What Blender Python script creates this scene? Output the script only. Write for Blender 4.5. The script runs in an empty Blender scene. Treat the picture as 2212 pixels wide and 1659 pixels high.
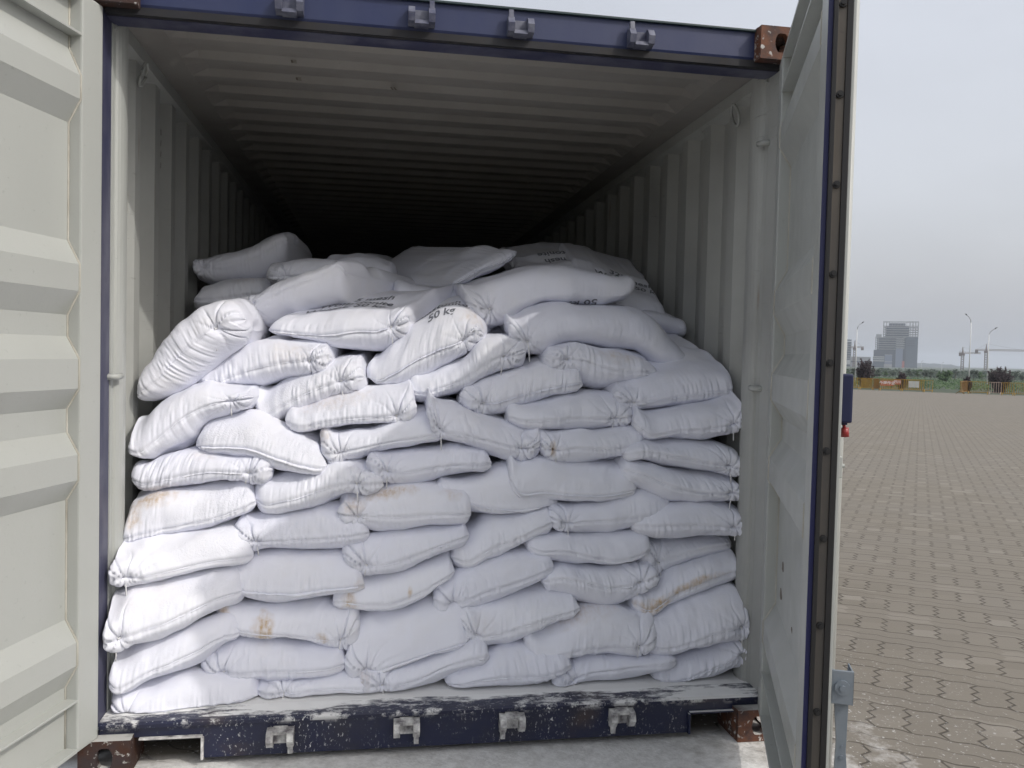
import bpy, bmesh, math, random
import numpy as np
from mathutils import Vector, Matrix

S = bpy.context.scene
R_ = math.radians
# ------------------------------------------------------------------ camera
CAM = np.array([-0.2880, -2.9076, 1.3894])
RIGHT = Vector((0.98637, -0.16277, 0.02405)); 
FWD = Vector((0.16265, 0.98610, -0.03405)).normalized()
RIGHT = (RIGHT - FWD * RIGHT.dot(FWD)).normalized(); UPV = RIGHT.cross(FWD).normalized()
cd = bpy.data.cameras.new('camera'); cam = bpy.data.objects.new('camera', cd); S.collection.objects.link(cam)
cd.sensor_width = 36.0; cd.lens = 1804.6 / 2212 * 36.0; cd.clip_start = 0.05; cd.clip_end = 20000
M = Matrix.Identity(4)
for i, v in enumerate((RIGHT, UPV, -FWD)):
    M[0][i], M[1][i], M[2][i] = v
M[0][3], M[1][3], M[2][3] = CAM
cam.matrix_world = M
S.camera = cam
# ------------------------------------------------------------------ light
SUN = Vector((1.25, -1.0, 1.5)).normalized()          # towards the sun
ELEV = math.asin(SUN.z); AZ = math.atan2(SUN.x, SUN.y)
W = bpy.data.worlds.new('World'); S.world = W; W.use_nodes = True
nt = W.node_tree; nt.nodes.clear()
def N(t, **k):
    n = nt.nodes.new(t)
    for a, b in k.items():
        setattr(n, a, b)
    return n
sky = N('ShaderNodeTexSky', sky_type='NISHITA', sun_disc=False, sun_elevation=ELEV, sun_rotation=AZ,
        air_density=1.3, dust_density=7.0, ozone_density=1.0, altitude=10)
hsv = N('ShaderNodeHueSaturation'); hsv.inputs['Saturation'].default_value = 0.5
tc = N('ShaderNodeTexCoord'); mp = N('ShaderNodeMapping'); mp.inputs['Scale'].default_value = (1.0, 1.0, 2.6)
cl = N('ShaderNodeTexNoise'); cl.inputs['Scale'].default_value = 1.6; cl.inputs['Detail'].default_value = 5; cl.inputs['Roughness'].default_value = 0.5
cr = N('ShaderNodeMapRange'); cr.inputs['From Min'].default_value = 0.3; cr.inputs['From Max'].default_value = 0.7
cr.inputs['To Min'].default_value = 0.90; cr.inputs['To Max'].default_value = 1.10
mx = N('ShaderNodeMix', data_type='RGBA', blend_type='MULTIPLY'); mx.inputs['Factor'].default_value = 1.0
veil = N('ShaderNodeMix', data_type='RGBA', blend_type='MIX'); veil.inputs['Factor'].default_value = 0.40
veil.inputs[7].default_value = (7.3, 7.5, 8.2, 1)      # even layer of high cloud
bg = N('ShaderNodeBackground'); bg.inputs['Strength'].default_value = 0.117; wo = N('ShaderNodeOutputWorld')
L = nt.links.new
L(sky.outputs[0], hsv.inputs['Color']); L(tc.outputs['Generated'], mp.inputs['Vector']); L(mp.outputs[0], cl.inputs['Vector'])
L(cl.outputs[0], cr.inputs['Value']); L(hsv.outputs[0], veil.inputs[6]); L(veil.outputs[2], mx.inputs[6]); L(cr.outputs[0], mx.inputs[7])
L(mx.outputs[2], bg.inputs['Color']); L(bg.outputs[0], wo.inputs['Surface'])
sd = bpy.data.lights.new('sun', 'SUN'); sd.energy = 1.3; sd.angle = R_(0.8); sd.color = (1.0, 0.955, 0.89)
so = bpy.data.objects.new('sun', sd); S.collection.objects.link(so)
so.rotation_mode = 'QUATERNION'; so.rotation_quaternion = SUN.to_track_quat('Z', 'Y')
S.view_settings.view_transform = 'Standard'; S.view_settings.look = 'None'; S.view_settings.gamma = 1
S.view_settings.exposure = 0.29
S.cycles.max_bounces = 8; S.cycles.diffuse_bounces = 5; S.cycles.volume_bounces = 1

# ------------------------------------------------------------------ materials
def mat(name, col, rough=0.6, metal=0.0, spec=0.5):
    m = bpy.data.materials.new(name); m.use_nodes = True
    b = m.node_tree.nodes['Principled BSDF']
    b.inputs['Base Color'].default_value = (*col, 1); b.inputs['Roughness'].default_value = rough
    b.inputs['Metallic'].default_value = metal; b.inputs['Specular IOR Level'].default_value = spec
    return m
class G:
    """small node graph helper"""
    def __init__(s, m):
        s.m = m; s.t = m.node_tree; s.b = s.t.nodes['Principled BSDF']
    def n(s, t, ins=None, **k):
        x = s.t.nodes.new(t)
        for a, b in k.items(): setattr(x, a, b)
        if ins:
            for a, b in ins.items():
                if isinstance(b, bpy.types.NodeSocket): s.t.links.new(b, x.inputs[a])
                else: x.inputs[a].default_value = b
        return x
    def math(s, op, a, b=0.0, c=None, clamp=False):
        x = s.n('ShaderNodeMath', {0: a, 1: b}, operation=op); x.use_clamp = clamp
        if c is not None:
            if isinstance(c, bpy.types.NodeSocket): s.t.links.new(c, x.inputs[2])
            else: x.inputs[2].default_value = c
        return x.outputs[0]
    def obj(s): return s.n('ShaderNodeTexCoord').outputs['Object']
    def noise(s, vec, scale, detail=3, rough=0.5, out=0):
        return s.n('ShaderNodeTexNoise', {'Vector': vec, 'Scale': scale, 'Detail': detail, 'Roughness': rough}).outputs[out]
    def ramp(s, v, lo, hi, a=0.0, b=1.0):
        return s.n('ShaderNodeMapRange', {'Value': v, 'From Min': lo, 'From Max': hi, 'To Min': a, 'To Max': b}).outputs[0]
    def mix(s, f, a, b, mode='MIX'):
        a = a if isinstance(a, bpy.types.NodeSocket) else (*a, 1); b = b if isinstance(b, bpy.types.NodeSocket) else (*b, 1)
        return s.n('ShaderNodeMix', {0: f, 6: a, 7: b}, data_type='RGBA', blend_type=mode).outputs[2]
    def map(s, v, sc=(1, 1, 1)):
        return s.n('ShaderNodeMapping', {'Vector': v, 'Scale': sc}).outputs[0]
    def bump(s, h, st=0.3, d=0.01):
        s.t.links.new(s.n('ShaderNodeBump', {'Height': h, 'Strength': st, 'Distance': d}).outputs[0], s.b.inputs['Normal'])
    def col(s, c): s.t.links.new(c, s.b.inputs['Base Color'])
    def rough(s, c): s.t.links.new(c, s.b.inputs['Roughness'])

def m_sack():
    m = mat('woven_sack', (0.8, 0.8, 0.8), 0.5, 0, 0.35); g = G(m); v = g.obj()
    at = g.n('ShaderNodeAttribute', attribute_name='stain').outputs['Fac']
    pw = g.n('ShaderNodeAttribute', attribute_name='powder').outputs['Fac']
    oi = g.n('ShaderNodeObjectInfo').outputs['Random']
    base = g.mix(oi, (0.765, 0.78, 0.87), (0.805, 0.818, 0.89))
    base = g.mix(g.ramp(g.noise(v, 3.5, 4, 0.6), 0.45, 0.8, 0, 0.45), base, (0.74, 0.72, 0.66))
    gr = g.ramp(g.noise(g.map(v, (90, 30, 30)), 1.0, 2), 0.3, 0.7, 0.35, 1.0)
    sp = g.ramp(g.noise(v, 55, 4, 0.7), 0.3, 0.62, 0.3, 1.0)
    st = g.math('MULTIPLY', g.math('MULTIPLY', g.math('MULTIPLY', at, 1.25), gr), sp, clamp=True)
    c = g.mix(st, base, (0.50, 0.36, 0.21))
    dirt = g.ramp(g.noise(v, 120, 2, 0.5), 0.74, 0.80, 0, 0.35)
    c = g.mix(dirt, c, (0.35, 0.33, 0.30)); g.col(c)
    h = g.math('ADD', g.noise(g.map(v, (260, 260, 420)), 1.0, 1), g.math('MULTIPLY', g.noise(g.map(v, (170, 60, 45)), 1.0, 3, 0.6), 0.7))
    h = g.math('ADD', g.math('MULTIPLY', h, 0.25), g.math('MULTIPLY', g.noise(v, 75, 4, 0.6), 0.55))
    pn = g.math('MULTIPLY', g.noise(v, 160, 3, 0.7), g.math('MULTIPLY', pw, 3.0))
    g.bump(g.math('ADD', h, pn), 0.45, 0.003)
    g.rough(g.ramp(g.noise(v, 9, 2), 0.3, 0.7, 0.42, 0.6))
    return m
def m_paint(name, col, dust=(0.5, 0.5, 0.48), dustamt=0.25, rough=0.45, scale=4.0, streak=True, spec=0.5):
    m = mat(name, col, rough, 0, spec); g = G(m); v = g.obj()
    a = g.ramp(g.noise(g.map(v, (1, 1, 0.25 if streak else 1)), scale, 5, 0.6), 0.42, 0.75, 0, dustamt)
    c = g.mix(a, col, dust)
    c = g.mix(g.ramp(g.noise(v, 60, 3, 0.6), 0.66, 0.76, 0, 0.35), c, tuple(x * 0.55 for x in col)); g.col(c)
    g.rough(g.ramp(g.noise(v, 6, 4), 0.3, 0.7, rough - 0.08, rough + 0.15))
    g.bump(g.noise(v, 30, 4, 0.6), 0.12, 0.004)
    return m
def m_floor_sill():
    """dark blue rail, white mineral powder lying on its upper faces and splashed over the rest"""
    m = mat('powdered_blue_steel', (0.02, 0.03, 0.09), 0.5); g = G(m); v = g.obj()
    nz = g.n('ShaderNodeSeparateXYZ', {0: g.n('ShaderNodeNewGeometry').outputs['Normal']}).outputs[2]
    xyz = g.n('ShaderNodeSeparateXYZ', {0: v}); z = xyz.outputs[2]; y = xyz.outputs[1]
    up = g.ramp(nz, 0.4, 0.8)
    big = g.math('ADD', g.math('MULTIPLY', g.noise(g.map(v, (1.6, 7, 1)), 1.0, 3, 0.5), 0.8), g.math('MULTIPLY', g.noise(g.map(v, (14, 50, 1)), 1.0, 5, 0.7), 0.35))
    top = g.math('MULTIPLY', up, g.ramp(g.math('ADD', big, g.ramp(y, -0.01, 0.11, -0.05, 0.05)), 0.555, 0.62))
    specks = g.ramp(g.noise(g.map(v, (1, 1, .55)), 105, 4, 0.7), 0.585, 0.65)
    cl2 = g.ramp(g.noise(v, 5, 4, 0.6), 0.44, 0.62)
    side = g.math('MULTIPLY', g.math('MULTIPLY', specks, cl2), 0.9)
    edge = g.math('MULTIPLY', g.ramp(z, 0.105, 0.135), g.ramp(g.noise(g.map(v, (.5, 1, .4)), 26, 6, 0.75), 0.50, 0.60))
    a = g.math('MAXIMUM', g.math('MAXIMUM', top, side), g.math('MULTIPLY', edge, 0.8), clamp=True)
    base = g.mix(g.ramp(g.noise(v, 7, 5, 0.6), 0.45, 0.7, 0, 0.8), (0.008, 0.012, 0.042), (0.022, 0.022, 0.036))
    base = g.mix(g.ramp(g.noise(v, 3.3, 5, 0.6), 0.6, 0.75, 0, 0.6), base, (0.07, 0.045, 0.035))
    c = g.mix(a, base, g.mix(g.noise(v, 20, 3), (0.76, 0.77, 0.76), (0.86, 0.86, 0.85))); g.col(c)
    g.rough(g.ramp(a, 0, 1, 0.42, 0.9)); g.bump(g.math('ADD', g.math('MULTIPLY', a, 0.6), g.noise(v, 60, 4)), 0.35, 0.004)
    return m
def m_rust(name='rusty_steel', dark=0.5):
    m = mat(name, (0.2, 0.07, 0.03), 0.75); g = G(m); v = g.obj()
    c = g.mix(g.ramp(g.noise(v, 14, 6, 0.65), 0.38, 0.62), (0.035, 0.022, 0.022), (0.24 * dark * 2, 0.085 * dark * 2, 0.035 * dark * 2))
    nz = g.n('ShaderNodeSeparateXYZ', {0: g.n('ShaderNodeNewGeometry').outputs['Normal']}).outputs[2]
    top = g.math('MULTIPLY', g.ramp(nz, 0.4, 0.8), g.ramp(g.noise(v, 9, 4), 0.3, 0.5))
    c = g.mix(g.math('MAXIMUM', top, g.ramp(g.noise(v, 45, 4, 0.6), 0.6, 0.68, 0, 0.8)), c, (0.5, 0.5, 0.48))
    g.col(c); g.bump(g.noise(v, 40, 5, 0.7), 0.5, 0.004)
    return m
def m_inner():
    """pale grey-green container paint with scuffs, rubber marks and thin rust runs"""
    m = mat('inner_wall_paint', (0.5, 0.5, 0.46), 0.55); g = G(m); v = g.obj()
    c = g.mix(g.ramp(g.noise(v, 1.6, 5, 0.6), 0.35, 0.7), (0.42, 0.43, 0.41), (0.32, 0.325, 0.31))
    sc = g.ramp(g.noise(g.map(v, (3, 3, 26)), 2.2, 5, 0.65), 0.63, 0.72, 0, 0.75)
    c = g.mix(g.math('MULTIPLY', sc, g.ramp(g.noise(v, 2.2, 2), 0.45, 0.6)), c, (0.14, 0.13, 0.12))
    run = g.ramp(g.noise(g.map(v, (22, 22, 1.6)), 1.4, 5, 0.6), 0.66, 0.74, 0, 0.5)
    c = g.mix(run, c, (0.25, 0.17, 0.11)); g.col(c); g.bump(g.noise(v, 14, 4, 0.6), 0.15, 0.006)
    return m
def m_paving():
    m = mat('interlocking_paving', (0.25, 0.22, 0.18), 0.85); g = G(m); v = g.obj()
    x = g.n('ShaderNodeSeparateXYZ', {0: v}); u, w = x.outputs[0], x.outputs[1]
    P = 0.44
    wob = g.math('MULTIPLY', g.math('SINE', g.math('MULTIPLY', u, 2 * math.pi / 0.13)), 0.007)
    ww = g.math('ADD', w, wob)
    fr = g.math('FRACT', g.math('DIVIDE', ww, P))                   # 0..1 across one repeat
    row = g.math('FLOOR', g.math('DIVIDE', ww, P))
    isz = g.math('LESS_THAN', fr, 0.56)
    def line(at, wd):
        return g.ramp(g.math('ABSOLUTE', g.math('SUBTRACT', fr, at)), wd * 0.5, wd, 1, 0)
    h = g.math('MAXIMUM', line(0.012, 0.014), g.math('MAXIMUM', line(0.56, 0.014), g.math('MULTIPLY', line(0.78, 0.010), 0.8)))
    zig = g.math('MULTIPLY', g.math('SUBTRACT', g.math('PINGPONG', w, 0.042), 0.021), 0.68)
    sh = g.math('MULTIPLY', g.math('FRACT', g.math('MULTIPLY', row, 0.5)), 0.0)
    uu = g.math('DIVIDE', g.math('ADD', g.math('ADD', u, zig), sh), 0.13)
    fu = g.math('FRACT', uu); cu = g.math('FLOOR', uu)
    vl = g.ramp(g.math('MINIMUM', fu, g.math('SUBTRACT', 1.0, fu)), 0.028, 0.06, 1, 0)
    vl = g.math('MULTIPLY', vl, isz)
    cu2 = g.math('FLOOR', g.math('DIVIDE', g.math('ADD', uu, g.math('MULTIPLY', row, 0.7)), 1.7))
    cid = g.math('ADD', g.math('MULTIPLY', cu, isz), g.math('MULTIPLY', cu2, g.math('SUBTRACT', 1.0, isz)))
    cell = g.n('ShaderNodeCombineXYZ', {0: cid, 1: row, 2: g.math('FLOOR', g.math('MULTIPLY', fr, 3.2))}).outputs[0]
    rnd = g.n('ShaderNodeTexWhiteNoise', {'Vector': cell}, noise_dimensions='3D').outputs[0]
    col = g.mix(rnd, (0.172, 0.155, 0.125), (0.204, 0.185, 0.152))
    col = g.mix(g.ramp(rnd, 0.88, 0.98), col, (0.245, 0.225, 0.19))
    col = g.mix(g.ramp(g.noise(v, 0.5, 5, 0.65), 0.40, 0.62, 0, 0.6), col, (0.19, 0.175, 0.15))
    col = g.mix(g.ramp(g.noise(v, 90, 3, 0.6), 0.35, 0.7, 0, 0.25), col, (0.2, 0.17, 0.14))
    jn = g.math('MAXIMUM', h, vl)
    far = g.ramp(g.math('MULTIPLY', g.noise(v, 9, 2), 1.0), 0.3, 0.55, 0.5, 1.0)
    col = g.mix(g.math('MULTIPLY', g.math('MULTIPLY', jn, far), 0.8), col, (0.045, 0.036, 0.026))
    # white powder spilled around the container end (object space of the sheet)
    pc = g.n('ShaderNodeVectorMath', {0: g.n('ShaderNodeNewGeometry').outputs['Position'], 1: (-0.15, -0.1, 0)}, operation='SUBTRACT').outputs[0]
    dist = g.n('ShaderNodeVectorMath', {0: g.map(pc, (0.80, 0.95, 0))}, operation='LENGTH').outputs['Value']
    pn = g.math('ADD', dist, g.math('MULTIPLY', g.math('SUBTRACT', g.noise(v, 5, 6, 0.7), 0.5), 1.5))
    under = g.ramp(g.n('ShaderNodeSeparateXYZ', {0: pc}).outputs[1], 0.12, 0.2, 1, 0)
    pm = g.math('MULTIPLY', g.ramp(pn, 0.85, 1.35, 1, 0), under)
    lit = g.math('MULTIPLY', g.ramp(dist, 1.0, 2.4, 0.8, 0), g.ramp(g.noise(v, 60, 3, 0.6), 0.62, 0.68))
    pm = g.math('MAXIMUM', pm, lit)
    col = g.mix(pm, col, g.mix(g.ramp(g.noise(v, 22, 6, 0.75), 0.34, 0.6), (0.58, 0.575, 0.56), (0.80, 0.80, 0.79))); g.col(col)
    g.bump(g.math('ADD', g.math('MULTIPLY', jn, g.math('SUBTRACT', -1.0, g.math('MULTIPLY', pm, -0.8))), g.math('MULTIPLY', g.noise(v, 45, 5, 0.7), g.math('ADD', 0.4, g.math('MULTIPLY', pm, 1.6)))), 0.6, 0.006)
    return m
def m_speckle(name, a, b, scale=2.0, rough=0.8):
    m = mat(name, a, rough); g = G(m); v = g.obj()
    g.col(g.mix(g.ramp(g.noise(v, scale, 5, 0.6), 0.35, 0.65), a, b)); return m
MS = m_sack()
M_WHITE = m_paint('cream_door_paint', (0.41, 0.425, 0.405), (0.46, 0.47, 0.45), 0.3, 0.36, 2.5, spec=0.5)
M_INNER = m_inner()
M_ROOF = m_paint('roof_paint', (0.29, 0.275, 0.255), (0.22, 0.20, 0.185), 0.5, 0.55)
M_BLUE = m_paint('blue_header_paint', (0.013, 0.022, 0.080), (0.05, 0.06, 0.11), 0.35, 0.42)
M_DBLUE = m_paint('dark_blue_frame_paint', (0.03, 0.032, 0.078), (0.20, 0.20, 0.24), 0.55, 0.5, 6)
M_DIRT = m_paint('grimy_black_lip', (0.010, 0.010, 0.014), (0.035, 0.03, 0.025), 0.5, 0.7, 12, False)
M_SILL = m_floor_sill()
M_RUST = m_rust('rusty_orange_steel', 0.27)
M_RUSTD = m_rust('dark_brown_steel', 0.10)
M_BRK = m_paint('bracket_grey_blue', (0.05, 0.055, 0.10), (0.28, 0.29, 0.33), 0.6, 0.5, 14, False)
M_RUB = mat('black_rubber', (0.012, 0.012, 0.013), 0.6)
M_STRIP = m_paint('galvanised_strip', (0.085, 0.078, 0.07), (0.20, 0.165, 0.12), 0.7, 0.4, 5)
M_NAVY = mat('navy_lock_box', (0.008, 0.012, 0.05), 0.4)
M_GREYM = m_paint('grey_bracket_paint', (0.16, 0.19, 0.22), (0.28, 0.30, 0.32), 0.4, 0.4, 9, False)
M_RED = mat('red_seal', (0.28, 0.03, 0.03), 0.4)
M_THREAD = mat('white_thread', (0.8, 0.8, 0.8), 0.8)
M_INK = mat('dark_grey_ink', (0.18, 0.19, 0.22), 0.6)
M_STENCIL = mat('pale_stencil_paint', (0.66, 0.66, 0.64), 0.6)
M_CHIP = mat('bare_chip', (0.17, 0.14, 0.115), 0.8)
M_MARK = mat('brown_print', (0.10, 0.075, 0.055), 0.7)

# ------------------------------------------------------------------ mesh helpers
C = S.collection.objects
def link(name, me, m=None, parent=None, smooth=False):
    o = bpy.data.objects.new(name, me); C.link(o)
    if m is not None: me.materials.append(m)
    if parent is not None: o.parent = parent
    if smooth: me.shade_smooth()
    return o
def np_mesh(name, V, F, smooth=False):
    me = bpy.data.meshes.new(name); V = np.asarray(V, float); F = np.asarray(F, np.int32)
    me.vertices.add(len(V)); me.vertices.foreach_set('co', V.ravel())
    k = F.shape[1]; me.loops.add(F.size); me.loops.foreach_set('vertex_index', F.ravel())
    me.polygons.add(len(F)); me.polygons.foreach_set('loop_start', np.arange(0, F.size, k, dtype=np.int32))
    me.polygons.foreach_set('loop_total', np.full(len(F), k, np.int32))
    me.update(calc_edges=True); me.validate()
    if smooth: me.shade_smooth()
    else: me.shade_flat()
    return me
class MB:
    def __init__(s): s.bm = bmesh.new()
    def box(s, a, b, M=None, bevel=0.0):
        x0, y0, z0 = a; x1, y1, z1 = b
        vs = [s.bm.verts.new(p) for p in ((x0,y0,z0),(x1,y0,z0),(x1,y1,z0),(x0,y1,z0),(x0,y0,z1),(x1,y0,z1),(x1,y1,z1),(x0,y1,z1))]
        fs = [s.bm.faces.new([vs[i] for i in f]) for f in ((0,3,2,1),(4,5,6,7),(0,1,5,4),(1,2,6,5),(2,3,7,6),(3,0,4,7))]
        if bevel:
            es = list({e for f in fs for e in f.edges})
            r = bmesh.ops.bevel(s.bm, geom=es, offset=bevel, segments=2, affect='EDGES', profile=0.6)
            vs = list({v for f in r['faces'] for v in f.verts} | {v for v in vs if v.is_valid})
        if M is not None: bmesh.ops.transform(s.bm, matrix=M, verts=[v for v in vs if v.is_valid])
        return s
    def prism(s, prof, axis, a, b, M=None):
        """profile polygon extruded between a and b along axis; profile in the other two axes in order"""
        def P(p, t):
            q = list(p); q.insert(axis, t); return q
        A = [s.bm.verts.new(P(p, a)) for p in prof]; Bv = [s.bm.verts.new(P(p, b)) for p in prof]
        n = len(prof); s.bm.faces.new(A); s.bm.faces.new(Bv[::-1])
        for i in range(n): s.bm.faces.new((A[i], Bv[i], Bv[(i+1) % n], A[(i+1) % n]))
        if M is not None: bmesh.ops.transform(s.bm, matrix=M, verts=A + Bv)
        return s
    def tube(s, pts, r, seg=8, r1=None):
        pts = [Vector(p) for p in pts]; rings = []
        for i, p in enumerate(pts):
            d = (pts[min(i+1, len(pts)-1)] - pts[max(i-1, 0)]).normalized()
            up = Vector((0, 0, 1)) if abs(d.z) < 0.9 else Vector((1, 0, 0))
            a = d.cross(up).normalized(); b = d.cross(a)
            rr = r if r1 is None else r + (r1 - r) * i / (len(pts) - 1)
            rings.append([s.bm.verts.new(p + (a * math.cos(2*math.pi*k/seg) + b * math.sin(2*math.pi*k/seg)) * rr) for k in range(seg)])
        for A, Bv in zip(rings, rings[1:]):
            for k in range(seg): s.bm.faces.new((A[k], A[(k+1) % seg], Bv[(k+1) % seg], Bv[k]))
        s.bm.faces.new(rings[0]); s.bm.faces.new(rings[-1][::-1])
        return s
    def done(s, name, m, parent=None, smooth=False, M=None):
        bmesh.ops.recalc_face_normals(s.bm, faces=s.bm.faces)
        if M is not None: bmesh.ops.transform(s.bm, matrix=M, verts=s.bm.verts)
        me = bpy.data.meshes.new(name); s.bm.to_mesh(me); s.bm.free()
        o = link(name, me, m, parent)
        if smooth: me.shade_smooth()
        return o
def empty(name, loc, label, cat, group=None):
    o = bpy.data.objects.new(name, None); C.link(o); o.location = loc; o.empty_display_size = 0.2
    o['label'] = label; o['category'] = cat
    if group: o['group'] = group
    return o
def tag(o, label, cat, group=None):
    o['label'] = label; o['category'] = cat
    if group: o['group'] = group
def text_mesh(s, size, align='CENTER', extrude=0.0):
    cu = bpy.data.curves.new('txt', 'FONT'); cu.body = s; cu.size = size; cu.align_x = align; cu.align_y = 'CENTER'; cu.extrude = extrude; cu.offset = size * 0.018
    cu.resolution_u = 3
    o = bpy.data.objects.new('txt', cu); C.link(o); bpy.context.view_layer.update()
    me = bpy.data.meshes.new_from_object(o.evaluated_get(bpy.context.evaluated_depsgraph_get()))
    bpy.data.objects.remove(o); bpy.data.curves.remove(cu)
    return me
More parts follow.
